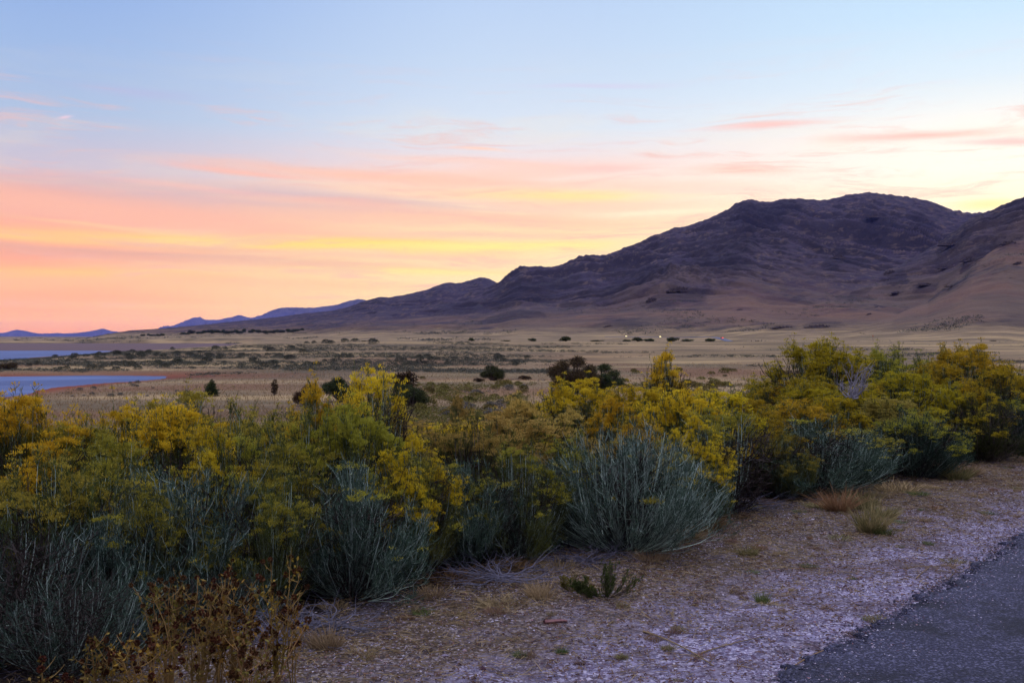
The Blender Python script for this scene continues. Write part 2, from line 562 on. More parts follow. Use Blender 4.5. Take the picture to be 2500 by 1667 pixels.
# ------------------------------------------------------------------ land material
def land_material():
    m, t = new_mat('land')
    geo = t.n('ShaderNodeNewGeometry')
    pos = geo.outputs['Position']
    x, y, z = t.sep(pos)
    nz = t.sep(geo.outputs['Normal'])[2]
    s = t.m('ADD', t.m('MULTIPLY', t.m('SUBTRACT', x, P0[0]), NN[0]), t.m('MULTIPLY', t.m('SUBTRACT', y, P0[1]), NN[1]))
    # --- dry grass plain
    n1 = t.noise(pos, 0.013, 5, 0.6)
    n2 = t.noise(t.scalev(pos, (0.35, 1.0, 1.0)), 0.09, 5, 0.65)
    n3 = t.noise(pos, 1.3, 4, 0.7)
    grass = t.mix(t.smooth(n1, 0.35, 0.65), c3(0.165, 0.115, 0.062), c3(0.27, 0.19, 0.105))
    grass = t.mix(t.smooth(n2, 0.45, 0.72), grass, c3(0.110, 0.092, 0.050))
    grass = t.mix(t.smooth(n3, 0.40, 0.75, 0.0, 0.6), grass, c3(0.10, 0.078, 0.046))
    n4 = t.noise(t.scalev(pos, (0.25, 1.0, 1.0)), 0.045, 5, 0.6)
    grass = t.mix(t.smooth(n4, 0.50, 0.62, 0, 0.75), grass, c3(0.37, 0.265, 0.125))
    grass = t.mix(t.smooth(n4, 0.44, 0.34, 0, 0.65), grass, c3(0.075, 0.060, 0.040))
    rn = t.noise(t.scalev(pos, (0.6, 1.0, 1.0)), 0.022, 4, 0.6)
    # russet meadow below the embankment
    mask = t.m('MULTIPLY', t.smooth(rn, 0.47, 0.60), t.smooth(y, 420, 230))
    grass = t.mix(t.m('MULTIPLY', mask, 0.75), grass, c3(0.165, 0.082, 0.044))
    # red samphire rim of the pond
    dx = t.m('SUBTRACT', x, -83.5)
    rim = t.m('MULTIPLY', t.smooth(t.m('MULTIPLY_ADD', t.noise(pos, 0.12, 3), 9.0, dx), 14.0, 5.0), t.smooth(y, 262, 236))
    rim = t.m('MULTIPLY', rim, t.smooth(y, 100, 150))
    grass = t.mix(rim, grass, c3(0.19, 0.052, 0.026))
    # tip of red growth running right from the pond head
    tip = t.m('MULTIPLY', t.smooth(t.m('ABSOLUTE', t.m('SUBTRACT', y, 232)), 14, 4), t.smooth(x, -52, -70))
    grass = t.mix(t.m('MULTIPLY', tip, t.smooth(n2, 0.35, 0.6)), grass, c3(0.15, 0.050, 0.030))
    # mud flats at the far bay
    mud = t.m('MULTIPLY', t.smooth(z, -7.0, -7.45), t.smooth(y, 330, 460))
    grass = t.mix(mud, grass, c3(0.125, 0.085, 0.085))
    # --- hill slopes: sage and rock
    h1 = t.noise(t.scalev(pos, (1.0, 0.6, 1.0)), 0.0032, 6, 0.62)
    h2 = t.noise(pos, 0.012, 6, 0.68)
    h3 = t.noise(t.scalev(pos, (0.4, 0.5, 2.6)), 0.018, 5, 0.6)
    hill = t.mix(t.smooth(h1, 0.38, 0.62), c3(0.078, 0.046, 0.040), c3(0.150, 0.094, 0.062))
    hill = t.mix(t.m('MULTIPLY', t.smooth(h3, 0.48, 0.60), 0.85), hill, c3(0.028, 0.021, 0.031))
    hill = t.mix(t.m('MULTIPLY', t.smooth(h2, 0.52, 0.62), 0.8), hill, c3(0.022, 0.019, 0.026))
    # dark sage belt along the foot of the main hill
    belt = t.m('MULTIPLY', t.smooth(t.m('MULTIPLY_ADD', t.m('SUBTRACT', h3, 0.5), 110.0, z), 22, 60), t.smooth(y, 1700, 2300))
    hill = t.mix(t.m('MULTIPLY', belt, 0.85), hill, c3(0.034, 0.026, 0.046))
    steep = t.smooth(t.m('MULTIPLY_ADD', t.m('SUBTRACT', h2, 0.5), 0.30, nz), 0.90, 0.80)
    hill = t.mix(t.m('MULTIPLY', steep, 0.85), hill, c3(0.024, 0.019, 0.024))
    h5 = t.noise(t.scalev(pos, (1.0, 0.5, 1.6)), 0.030, 6, 0.72, 0.6)
    h6 = t.noise(pos, 0.0052, 5, 0.7)
    hill = t.mix(t.m('MULTIPLY', t.smooth(h5, 0.57, 0.63), t.smooth(h6, 0.42, 0.56, 0.0, 0.8)), hill, c3(0.020, 0.017, 0.024))
    hill = t.mix(t.m('MULTIPLY', t.smooth(h5, 0.46, 0.40), 0.4), hill, c3(0.16, 0.11, 0.078))
    # tan grass of the near shoulder at the right
    warm = t.m('MULTIPLY', t.smooth(y, 3000, 1600), t.smooth(h6, 0.36, 0.52))
    hill = t.mix(t.m('MULTIPLY', warm, 0.65), hill, c3(0.125, 0.088, 0.060))
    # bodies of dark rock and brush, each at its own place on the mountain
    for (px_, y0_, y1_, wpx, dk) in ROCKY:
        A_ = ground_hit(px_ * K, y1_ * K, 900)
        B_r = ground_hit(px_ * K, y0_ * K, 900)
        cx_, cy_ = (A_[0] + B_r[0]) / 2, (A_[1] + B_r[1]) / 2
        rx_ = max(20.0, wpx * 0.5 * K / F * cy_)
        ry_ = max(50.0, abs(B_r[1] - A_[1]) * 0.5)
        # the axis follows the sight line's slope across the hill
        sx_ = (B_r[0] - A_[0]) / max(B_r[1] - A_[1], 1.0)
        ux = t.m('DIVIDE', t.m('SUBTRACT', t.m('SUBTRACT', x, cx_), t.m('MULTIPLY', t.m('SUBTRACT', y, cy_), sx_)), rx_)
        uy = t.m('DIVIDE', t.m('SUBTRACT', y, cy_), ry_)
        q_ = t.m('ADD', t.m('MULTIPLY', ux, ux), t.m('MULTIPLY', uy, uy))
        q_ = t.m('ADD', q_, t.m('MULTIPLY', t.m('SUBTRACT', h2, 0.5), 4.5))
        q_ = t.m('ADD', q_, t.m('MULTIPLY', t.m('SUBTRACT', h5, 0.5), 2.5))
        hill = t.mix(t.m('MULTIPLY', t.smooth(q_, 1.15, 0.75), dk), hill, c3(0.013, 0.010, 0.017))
    # reddish ribs on the near spur
    redm = t.m('MULTIPLY', t.smooth(h1, 0.44, 0.58), t.m('MULTIPLY', t.smooth(y, 2600, 1700), t.smooth(z, 12, 45)))
    hill = t.mix(t.m('MULTIPLY', redm, 0.35), hill, c3(0.155, 0.072, 0.050))
    onhill = t.smooth(t.m('MULTIPLY_ADD', t.m('SUBTRACT', h2, 0.5), 40.0, z), 2, 26)
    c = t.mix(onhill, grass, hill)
    # --- embankment duff by the bushes, shade painted beneath them, and gravel shoulder
    g1 = t.noise(pos, 26, 5, 0.78)
    g2 = t.voro(pos, 62, out='Color')
    g2v = t.sep(g2)[0]
    g3 = t.noise(pos, 1.7, 5, 0.7)
    g4 = t.noise(pos, 7.0, 7, 0.85)
    grav = t.mix(t.smooth(t.m('ADD', t.m('MULTIPLY', g1, 0.35), t.m('MULTIPLY', g4, 0.65)), 0.41, 0.60), c3(0.086, 0.078, 0.126), c3(0.30, 0.275, 0.40))
    grav = t.mix(t.smooth(g2v, 0.72, 0.80, 0, 0.8), grav, c3(0.075, 0.038, 0.060))
    grav = t.mix(t.smooth(g2v, 0.20, 0.12, 0, 0.7), grav, c3(0.50, 0.47, 0.58))
    grav = t.mix(t.smooth(g3, 0.46, 0.66, 0, 0.85), grav, c3(0.075, 0.052, 0.060))
    g7 = t.noise(t.scalev(pos, (1.0, 1.0, 1.0)), 0.75, 6, 0.75)
    grav = t.mix(t.smooth(g7, 0.42, 0.30, 0, 0.6), grav, c3(0.42, 0.39, 0.54))
    grav = t.mix(t.smooth(g7, 0.52, 0.64, 0, 0.7), grav, c3(0.060, 0.044, 0.050))
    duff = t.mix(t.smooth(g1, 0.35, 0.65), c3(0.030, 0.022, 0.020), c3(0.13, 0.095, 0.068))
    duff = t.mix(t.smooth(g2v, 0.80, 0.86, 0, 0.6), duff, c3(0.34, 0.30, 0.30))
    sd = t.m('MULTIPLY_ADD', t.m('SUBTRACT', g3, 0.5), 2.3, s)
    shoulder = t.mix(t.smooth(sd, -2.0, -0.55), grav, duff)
    shoulder = t.mix(t.smooth(t.m('MULTIPLY_ADD', t.m('SUBTRACT', g4, 0.5), 0.8, s), -0.25, 0.35), shoulder, c3(0.018, 0.014, 0.014))  # near-black tint from the bush line back: bush shade painted into the ground
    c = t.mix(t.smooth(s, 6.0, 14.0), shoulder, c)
    nearf = t.smooth(s, 14.0, 6.0)
    peb = t.voro(pos, 48)
    hh = t.m('ADD', t.m('MULTIPLY', g1, 0.012), t.m('MULTIPLY', peb, -0.010))
    hh = t.m('MULTIPLY', hh, nearf)
    hh = t.m('ADD', hh, t.m('MULTIPLY', t.m('MULTIPLY', n3, 0.35), t.m('SUBTRACT', 1.0, nearf)))
    hh = t.m('ADD', hh, t.m('MULTIPLY', t.m('ADD', t.m('MULTIPLY', h2, 13.0), t.m('MULTIPLY', h5, 4.0)), onhill))
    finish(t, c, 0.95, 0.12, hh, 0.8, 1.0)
    return m


LAND = land_material()

# ------------------------------------------------------------------ ground sheet, all the way round and to the horizon
th = np.concatenate([np.radians(np.linspace(-180, -48, 60)[:-1]), np.radians(np.linspace(-48, 48, 900)), np.radians(np.linspace(48, 180, 60)[1:])])
rr = np.concatenate([[0.02], np.exp(np.linspace(math.log(0.5), math.log(30), 330)), np.exp(np.linspace(math.log(30.6), math.log(48500), 540))])
TH, RR = np.meshgrid(th, rr)
GX = RR * np.sin(TH)
GY = RR * np.cos(TH)
GZ = gz(GX, np.where(GY > 0, GY, GY))
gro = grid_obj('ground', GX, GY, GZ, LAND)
tag(gro, kind='structure')

# ------------------------------------------------------------------ hills
aa = np.linspace(-0.62, 0.86, 1500)
yy = np.concatenate([np.linspace(850, 3200, 420), np.linspace(3210, 6600, 300)])
A_, Y_ = np.meshgrid(aa, yy)
HX = A_ * Y_
HZ_ = hz(HX, Y_)
HZ_ = np.maximum(HZ_, -14.0)
hl = grid_obj('hills', HX, Y_, HZ_, LAND)
tag(hl, kind='structure')


def far_range(name, sky, Y, depth, seed, rough):
    """a distant range: a real ridge with its own depth and flanks"""
    a = np.linspace(sky[0][0], sky[-1][0], 420)
    v = np.interp(a, [p[0] for p in sky], [p[1] for p in sky])
    az_ = (a * K - 1250) / F
    top = EYE + (HZ - v * K) / F * Y
    rows = 40
    q = np.linspace(-1, 1, rows)
    X = np.zeros((rows, len(a)))
    YY = np.zeros_like(X)
    Z = np.zeros_like(X)
    for i, k in enumerate(q):
        y = Y + depth * k
        X[i] = az_ * Y * (y / Y if k < 0 else 1.0)
        YY[i] = y
        prof = (1 - abs(k)) ** 1.15
        Z[i] = -30 + (top + 30) * prof
        Z[i] += (ridged(X[i] / 900 + seed, YY[i] / 1800, 4) - 0.9) * rough * (prof * (1 - prof)) * 4
    Z += np.interp(np.abs(q), [0, 0.05], [1, 1])[:, None] * rough * 0.05 * fbm(X / 160 + seed, YY / 160, 3)
    o = grid_obj(name, X, YY, Z, FARM)
    return tag(o, kind='structure')


FARM, t = new_mat('distant_rock')
p_ = t.n('ShaderNodeNewGeometry').outputs['Position']
finish(t, t.mix(t.smooth(t.noise(p_, 0.0022, 5, 0.6), 0.42, 0.6), c3(0.055, 0.050, 0.060), c3(0.10, 0.085, 0.085)), 0.95, 0.1)
far_range('distant_hills', [(340, 777), (372, 757), (395, 749), (418, 741), (440, 731), (455, 728.5), (470, 734), (500, 735), (520, 729), (548, 723), (575, 729), (600, 724), (625, 712), (645, 704.5),
                            (668, 705), (700, 704), (720, 706), (750, 702), (775, 698), (800, 690), (822, 685), (838, 688), (860, 700), (880, 690), (905, 679), (920, 677), (940, 686), (1000, 720), (1040, 777)], 41000, 3500, 1.3, 330)
far_range('distant_hills', [(-300, 765), (-120, 760), (-40, 766), (0, 768), (30, 765), (62, 765), (100, 767), (130, 765), (165, 766), (195, 762), (215, 759), (237, 754), (256, 760), (290, 764), (330, 769), (420, 776)], 43500, 1800, 5.3, 120)
far_range('distant_hills', [(-200, 764), (-60, 768), (-20, 764), (10, 764), (38, 756.5), (60, 760), (85, 765), (120, 768), (170, 777)], 46500, 1000, 9.3, 80)

# ------------------------------------------------------------------ water
WAT, t = new_mat('lake_water')
g_ = t.n('ShaderNodeNewGeometry')
p_ = g_.outputs['Position']
rip = t.noise(t.scalev(p_, (0.35, 1.0, 1.0)), 2.2, 4, 0.6)
rip2 = t.noise(t.scalev(p_, (0.5, 1.0, 1.0)), 0.06, 3, 0.5)
finish(t, t.mix(t.smooth(rip2, 0.4, 0.65), c3(0.045, 0.080, 0.190), c3(0.085, 0.135, 0.28)), 0.5, 0.09, t.m('ADD', t.m('MULTIPLY', rip, 0.25), rip2), 0.9, 0.5)
WL = -7.6
xs = np.linspace(-330, -70, 40)
ys = np.linspace(110, 262, 30)
X, Y = np.meshgrid(xs, ys)
tag(grid_obj('pond_water', X, Y, np.full_like(X, WL), WAT), kind='structure')
xs = np.linspace(-2600, -150, 60)
ys = np.linspace(385, 1670, 40)
X, Y = np.meshgrid(xs, ys)
tag(grid_obj('lake_water', X, Y, np.full_like(X, WL - 0.004), WAT), kind='structure')

# ------------------------------------------------------------------ asphalt road at the lower right
ASP, t = new_mat('asphalt')
p_ = t.n('ShaderNodeNewGeometry').outputs['Position']
v1 = t.voro(p_, 95, out='Color')
v1x = t.sep(v1)[0]
n1 = t.noise(p_, 60, 4, 0.7)
n2 = t.noise(p_, 2.2, 6, 0.72)
ac = t.mix(t.smooth(n1, 0.35, 0.68), c3(0.006, 0.006, 0.015), c3(0.044, 0.044, 0.092))
ac = t.mix(t.smooth(v1x, 0.80, 0.86, 0, 0.75), ac, c3(0.125, 0.125, 0.20))
ac = t.mix(t.smooth(n2, 0.46, 0.64, 0, 0.8), ac, c3(0.006, 0.006, 0.014))
finish(t, ac, 0.85, 0.3, t.m('ADD', t.m('MULTIPLY', t.voro(p_, 95), -0.006), t.m('MULTIPLY', n1, 0.006)), 0.9, 1.0)
L = np.linspace(-14, 60, 2600)
W = np.array([0.012, 0.0, -0.03, -0.12, -0.4, -1.0, -2.0, -3.2, -4.4, -5.6, -6.6])
edge = 0.10 * fbm(L * 0.45, L * 0 + 3.3, 2) + 0.13 * fbm(L * 2.6, L * 0 + 9.1, 7, 0.85)
X = np.zeros((len(W), len(L)))
Y = np.zeros_like(X)
Z = np.zeros_like(X)
for i, wv_ in enumerate(W):
    off = wv_ + edge * (1 if i < 5 else 0)
    X[i] = R0[0] + RD[0] * L + RN[0] * off
    Y[i] = R0[1] + RD[1] * L + RN[1] * off
    Z[i] = (-0.03, 0.012, 0.026, 0.032, 0.034, 0.036, 0.04, 0.045, 0.04, 0.03, 0.02)[i] + (0.006 * fbm(L * 4, L * 0 + i * 0.4, 2))
tag(grid_obj('road', X, Y, Z, ASP), kind='structure')
# ------------------------------------------------------------------ plant materials
def leafy(name, c1, c2, scale=9.0, trans=0.25, hue=0.0, rough=0.75, pw=1.0):
    m, t = new_mat(name)
    oi = t.n('ShaderNodeObjectInfo')
    tcn = t.n('ShaderNodeNewGeometry')
    nz_ = t.noise(tcn.outputs['Position'], scale, 3, 0.6)
    ip = t.m('FRACT', t.m('MULTIPLY', tcn.outputs['Random Per Island'], 7.31))
    f = t.m('ADD', t.m('MULTIPLY', t.smooth(nz_, 0.3, 0.7), 0.55), t.m('MULTIPLY', ip, 0.45)) if pw == 1 else t.m('POWER', ip, pw)
    c = t.mix(f, c3(*c1), c3(*c2))
    r = oi.outputs['Random']
    hs = t.n('ShaderNodeHueSaturation')
    t.put(hs.inputs['Hue'], t.m('MULTIPLY_ADD', t.m('SUBTRACT', r, 0.5), 0.035 + hue, 0.5))
    t.put(hs.inputs['Value'], t.m('MULTIPLY_ADD', t.m('SUBTRACT', t.m('FRACT', t.m('MULTIPLY', r, 13.7)), 0.5), 0.35, 1.0))
    t.put(hs.inputs['Color'], c)
    c = hs.outputs[0]
    d = t.n('ShaderNodeBsdfPrincipled')
    t.put(d.inputs['Base Color'], c)
    d.inputs['Roughness'].default_value = rough
    d.inputs['Specular IOR Level'].default_value = 0.15
    o = t.n('ShaderNodeOutputMaterial')
    if trans > 0:
        tr = t.n('ShaderNodeBsdfTranslucent')
        t.put(tr.inputs['Color'], c)
        mx = t.n('ShaderNodeMixShader')
        mx.inputs[0].default_value = trans
        t.t.links.new(d.outputs[0], mx.inputs[1])
        t.t.links.new(tr.outputs[0], mx.inputs[2])
        t.t.links.new(mx.outputs[0], o.inputs[0])
    else:
        t.t.links.new(d.outputs[0], o.inputs[0])
    return m


M_STEM = leafy('pale_stem', (0.022, 0.038, 0.028), (0.54, 0.70, 0.57), 6, 0.0, pw=1.5)
M_STEMB = leafy('brown_stem', (0.045, 0.034, 0.026), (0.20, 0.16, 0.13), 6, 0.0)
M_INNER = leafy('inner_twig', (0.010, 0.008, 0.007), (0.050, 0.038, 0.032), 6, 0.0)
M_LEAFO = leafy('olive_leaf', (0.025, 0.040, 0.012), (0.19, 0.20, 0.042), 7)
M_LEAFT = leafy('teal_leaf', (0.012, 0.030, 0.020), (0.080, 0.135, 0.090), 7)
M_LEAFD = leafy('dark_leaf', (0.035, 0.052, 0.018), (0.11, 0.12, 0.035), 7)
M_FLOY = leafy('yellow_flower', (0.46, 0.29, 0.010), (0.95, 0.74, 0.045), 5, 0.35)
M_FLOO = leafy('amber_flower', (0.25, 0.18, 0.010), (0.66, 0.48, 0.032), 5, 0.35)
M_FLOT = leafy('tan_seedhead', (0.30, 0.21, 0.035), (0.66, 0.51, 0.13), 5, 0.3)
M_FLOL = leafy('olive_flower', (0.22, 0.20, 0.02), (0.50, 0.44, 0.06), 5, 0.35)
M_STRAW = leafy('straw', (0.14, 0.095, 0.048), (0.45, 0.33, 0.175), 4, 0.25)
M_GREEN = leafy('green_blade', (0.050, 0.085, 0.022), (0.14, 0.18, 0.050), 4, 0.25)
M_RUSS = leafy('russet_leaf', (0.12, 0.070, 0.012), (0.42, 0.26, 0.040), 8, 0.3)
M_HEAD = leafy('dark_seedhead', (0.030, 0.011, 0.006), (0.13, 0.045, 0.013), 30, 0.0)
M_DEAD = leafy('weathered_wood', (0.13, 0.125, 0.145), (0.34, 0.33, 0.37), 12, 0.0)
M_TWIG = leafy('fallen_twig', (0.045, 0.045, 0.065), (0.17, 0.17, 0.22), 12, 0.0)
M_CROWN = leafy('conifer_leaf', (0.014, 0.026, 0.009), (0.075, 0.100, 0.032), 1.6, 0.1)
M_CROWNR = leafy('bronze_leaf', (0.024, 0.016, 0.008), (0.115, 0.070, 0.030), 1.6, 0.1)
M_CROWNG = leafy('shrub_leaf', (0.026, 0.036, 0.012), (0.085, 0.085, 0.026), 1.0, 0.1)
M_SAGE = leafy('sage_leaf', (0.040, 0.048, 0.036), (0.115, 0.120, 0.085), 0.5, 0.1)
M_SAGEY = leafy('yellow_sage_leaf', (0.070, 0.070, 0.020), (0.23, 0.19, 0.045), 0.5, 0.1)
M_SAGEG = leafy('grey_sage_leaf', (0.080, 0.080, 0.068), (0.21, 0.19, 0.155), 0.5, 0.1)


# ------------------------------------------------------------------ strand and leaf builders
def unit(v):
    return v / np.maximum(np.linalg.norm(v, axis=-1, keepdims=True), 1e-9)


class Geo:
    def __init__(self):
        self.v = []
        self.q = []
        self.n = 0

    def add(self, V, Q):
        self.v.append(V)
        self.q.append(Q + self.n)
        self.n += len(V)

    def tube(self, P, r, m=3):
        """P (n,k,3) polylines, r (n,k) radii"""
        n, k, _ = P.shape
        T = np.gradient(P, axis=1)
        T = unit(T)
        ref = np.zeros_like(T)
        ref[..., 0] = 0.31
        ref[..., 1] = 0.94
        ref[..., 2] = 0.12
        A = unit(np.cross(T, ref))
        B = np.cross(T, A)
        ang = np.arange(m) * 2 * math.pi / m
        ring = P[:, :, None, :] + r[:, :, None, None] * (np.cos(ang)[None, None, :, None] * A[:, :, None, :] + np.sin(ang)[None, None, :, None] * B[:, :, None, :])
        V = ring.reshape(-1, 3)
        idx = np.arange(n * k * m).reshape(n, k, m)
        a = idx[:, :-1]
        b = idx[:, 1:]
        Q = np.stack([a, np.roll(a, -1, 2), np.roll(b, -1, 2), b], -1).reshape(-1, 4)
        self.add(V, Q)

    def ribbon(self, P, wd, rng):
        n, k, _ = P.shape
        T = unit(np.gradient(P, axis=1))
        S_ = unit(np.cross(T, unit(rng.normal(size=(n, 1, 3)))))
        V = np.stack([P - S_ * wd[:, :, None] * 0.5, P + S_ * wd[:, :, None] * 0.5], 2).reshape(-1, 3)
        idx = np.arange(n * k * 2).reshape(n, k, 2)
        Q = np.stack([idx[:, :-1, 0], idx[:, :-1, 1], idx[:, 1:, 1], idx[:, 1:, 0]], -1).reshape(-1, 4)
        self.add(V, Q)

    def leaf(self, b, d, ln, wd, rng):
        """diamond leaves"""
        n = len(b)
        d = unit(d)
        s = unit(np.cross(d, unit(rng.normal(size=(n, 3)))))
        mid = b + d * (ln * 0.45)[:, None]
        tip = b + d * ln[:, None]
        V = np.stack([b, mid + s * (wd * 0.5)[:, None], tip, mid - s * (wd * 0.5)[:, None]], 1).reshape(-1, 3)
        self.add(V, np.arange(n * 4).reshape(n, 4))

    def obj(self, name, mat, parent=None, link=True):
        if not self.v:
            return None
        return mesh_obj(name, np.concatenate(self.v), np.concatenate(self.q), mat, parent, link=link)


def bez(a, b, c, k):
    t = np.linspace(0, 1, k)[None, :, None]
    return a[:, None] * (1 - t) ** 2 + 2 * b[:, None] * t * (1 - t) + c[:, None] * t ** 2


def empty(name, loc, rz=0.0, scale=(1, 1, 1)):
    o = bpy.data.objects.new(name, None)
    col.objects.link(o)
    o.location = loc
    o.rotation_euler = (0, 0, rz)
    o.scale = scale
    o.empty_display_size = 0.2
    return o


def brush_mesh(seed, R=0.62, H=1.0, nst=230, lobes=34, leafn=13, flower=0.8, nfl=15, stemr=0.0028, bare=0.35, dens=1.0, open_=0.0, leafw=0.0042, inner=1.0, lt=0.05, deadn=1.0, deadr=1.0):
    """a rabbitbrush: fanning stems from one crown, twigs, thread leaves, domed flower heads. returns Geo stems, leaves, flowers"""
    rng = np.random.RandomState(seed)
    st, lf, fl = Geo(), Geo(), Geo()
    # lobes of the dome
    lr = np.sqrt(rng.uniform(0.0, 1, lobes)) * R
    lp = rng.uniform(0, 2 * math.pi, lobes)
    lz = H * np.sqrt(np.clip(1 - 0.80 * (lr / R) ** 2, 0, 1)) * rng.uniform(0.80, 1.03, lobes)
    lobe = np.stack([lr * np.cos(lp), lr * np.sin(lp), lz], 1)
    li = rng.randint(0, lobes, nst)
    tip = lobe[li] + rng.normal(size=(nst, 3)) * np.array([lt, lt, lt * 0.45]) * R / 0.62
    low = rng.uniform(size=nst) < 0.16           # short side stems fill the skirt
    tip[low] *= np.array([1.0, 1.0, 0.5])
    rad = np.linalg.norm(tip[:, :2], axis=1, keepdims=True)
    b0 = np.concatenate([tip[:, :2] * 0.12 + rng.normal(size=(nst, 2)) * 0.035, np.full((nst, 1), -0.03)], 1)
    ctl = np.concatenate([tip[:, :2] * (0.80 + 0.14 * rng.uniform(-1, 1, (nst, 1))), tip[:, 2:] * (0.30 + 0.1 * rng.uniform(-1, 1, (nst, 1)))], 1)
    k = 9
    P = bez(b0, ctl, tip, k)
    wob = rng.normal(size=(nst, k, 3)) * 0.011
    wob[:, 0] = 0
    P = P + np.cumsum(wob, 1) * 0.8
    t = np.linspace(0, 1, k)
    r0 = stemr * rng.uniform(0.6, 1.7, nst)
    st.tube(P, r0[:, None] * (1.15 - 0.75 * t)[None], 3)

    def pick(P, ids, tt):
        kk = P.shape[1] - 1
        f = tt * kk
        i = np.minimum(f.astype(int), kk - 1)
        fr = (f - i)[:, None]
        p = P[ids, i] * (1 - fr) + P[ids, i + 1] * fr
        d = unit(P[ids, i + 1] - P[ids, i])
        return p, d
    # twigs
    n2 = int(nst * 5.2 * dens)
    ids = rng.randint(0, nst, n2)
    tt = bare + (1 - bare) * rng.uniform(0, 0.96, n2) ** 0.8
    p, d = pick(P, ids, tt)
    out = p * np.array([1, 1, 0.15])
    d2 = unit(d + 0.55 * rng.normal(size=(n2, 3)) * 0.62 + 0.25 * unit(out + 1e-6))
    L2 = H * rng.uniform(0.09, 0.22, n2) * (1.15 - 0.65 * tt)
    L2 = np.minimum(L2, np.maximum((tip[ids, 2] + 0.02 + 0.03 * rng.uniform(size=n2) - p[:, 2]) / np.maximum(d2[:, 2] + 0.28, 0.25), 0.03))
    e = p + d2 * L2[:, None] + np.array([0, 0, 1]) * (L2 * 0.28)[:, None]
    c_ = p + d2 * (L2 * 0.55)[:, None]
    P2 = bez(p, c_, e, 5)
    st.ribbon(P2, np.full((n2, 1), 0.0026) * rng.uniform(0.6, 1.3, (n2, 1)) * np.linspace(1, 0.5, 5)[None], rng)
    # fine shoots
    n3 = int(n2 * 1.7)
    ids3 = rng.randint(0, n2, n3)
    t3 = rng.uniform(0.25, 1, n3)
    p, d = pick(P2, ids3, t3)
    d3 = unit(d + 0.42 * rng.normal(size=(n3, 3)))
    L3 = H * rng.uniform(0.05, 0.12, n3)
    e = p + d3 * L3[:, None] + np.array([0, 0, 1]) * (L3 * 0.3)[:, None]
    P3 = bez(p, p + d3 * (L3 * 0.5)[:, None], e, 4)
    st.ribbon(P3, np.full((n3, 1), 0.0019) * np.linspace(1, 0.6, 4)[None] * np.ones((n3, 1)), rng)
    # leaves
    for PP, nn, cnt in ((P2, n2, leafn), (P3, n3, leafn * 0.7)):
        q = int(nn * cnt * inner)
        if q <= 0:
            continue
        i_ = rng.randint(0, nn, q)
        p, d = pick(PP, i_, rng.uniform(0.05, 1, q))
        dd = unit(d * 0.9 + rng.normal(size=(q, 3)) * 0.42 + np.array([0, 0, 0.25]))
        lf.leaf(p, dd, rng.uniform(0.020, 0.052, q), np.full(q, leafw) * rng.uniform(0.6, 1.3, q), rng)
    # dead twigs filling the inside of the bush, coloured dark to deepen its shade
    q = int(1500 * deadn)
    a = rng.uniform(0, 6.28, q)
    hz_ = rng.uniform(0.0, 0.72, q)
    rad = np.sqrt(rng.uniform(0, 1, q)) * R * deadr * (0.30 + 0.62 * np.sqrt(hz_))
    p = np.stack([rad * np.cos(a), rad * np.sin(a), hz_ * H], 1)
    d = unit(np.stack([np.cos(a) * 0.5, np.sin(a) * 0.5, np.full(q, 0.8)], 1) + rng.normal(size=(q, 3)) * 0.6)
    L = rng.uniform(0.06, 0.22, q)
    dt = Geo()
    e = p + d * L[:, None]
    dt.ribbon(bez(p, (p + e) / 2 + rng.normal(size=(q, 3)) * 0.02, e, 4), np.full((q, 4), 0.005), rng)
    # flower heads
    if flower > 0:
        ends = np.concatenate([P2[:, -1], P3[:, -1]])
        rad = np.linalg.norm(ends[:, :2], axis=1)
        surf = ends[:, 2] / H + 0.45 * (rad / R)
        hgt = ends[:, 2] / H
        lm = 0.5 + 0.5 * np.sin(ends[:, 0] * 9 + seed) * np.cos(ends[:, 1] * 8.0 + seed * 1.7)
        own = np.concatenate([tip[ids, 2], tip[ids[ids3], 2]])
        pr = flower * np.clip((ends[:, 2] - own + 0.085) * 14, 0, 1) * np.clip((surf - 0.60) * 2.6, 0, 1) * np.clip((hgt - 0.34) * 3.2, 0, 1) * (0.6 + 0.4 * lm)
        ends = ends[rng.uniform(size=len(ends)) < pr]
        # the leading shoots end in a dome of many heads
        lead = P[:, -1][~low]
        hl_ = lead[:, 2] / H
        sf = hl_ + 0.45 * np.linalg.norm(lead[:, :2], axis=1) / R
        lead = lead[rng.uniform(size=len(lead)) < flower * np.clip((sf - 0.62) * 3, 0, 1)]
        kk = 12
        cc = np.repeat(lead, kk, 0) + rng.normal(size=(len(lead) * kk, 3)) * np.array([0.030, 0.030, 0.009])
        cc[:, 2] -= 6.0 * ((cc - np.repeat(lead, kk, 0))[:, :2] ** 2).sum(1)
        ends = np.concatenate([ends, cc])
        m = len(ends)
        q = m * nfl
        c = np.repeat(ends, nfl, 0)
        off = rng.normal(size=(q, 3)) * np.array([0.016, 0.016, 0.006])
        dd = unit(off * 28 + np.array([0, 0, 0.9]) + rng.normal(size=(q, 3)) * 0.2)
        fl.leaf(c + off * 0.8, dd, rng.uniform(0.010, 0.021, q), rng.uniform(0.0045, 0.0085, q), rng)
    return st, lf, fl, dt


def make_proto(kind, parts):
    """unlinked part objects, reused by every copy"""
    return [(nm, g.obj(nm, mat, link=False).data) for nm, g, mat in parts if g.v]


def plant(name, proto, loc, rz, scale, label, cat, group=None, mats=None):
    root = empty(name, loc, rz, scale)
    tag(root, label, cat, group)
    for nm, me in proto:
        o = bpy.data.objects.new(nm, me)
        col.objects.link(o)
        o.parent = root
        if mats and nm in mats:
            o.material_slots[0].link = 'OBJECT'
            o.material_slots[0].material = mats[nm]
    return root


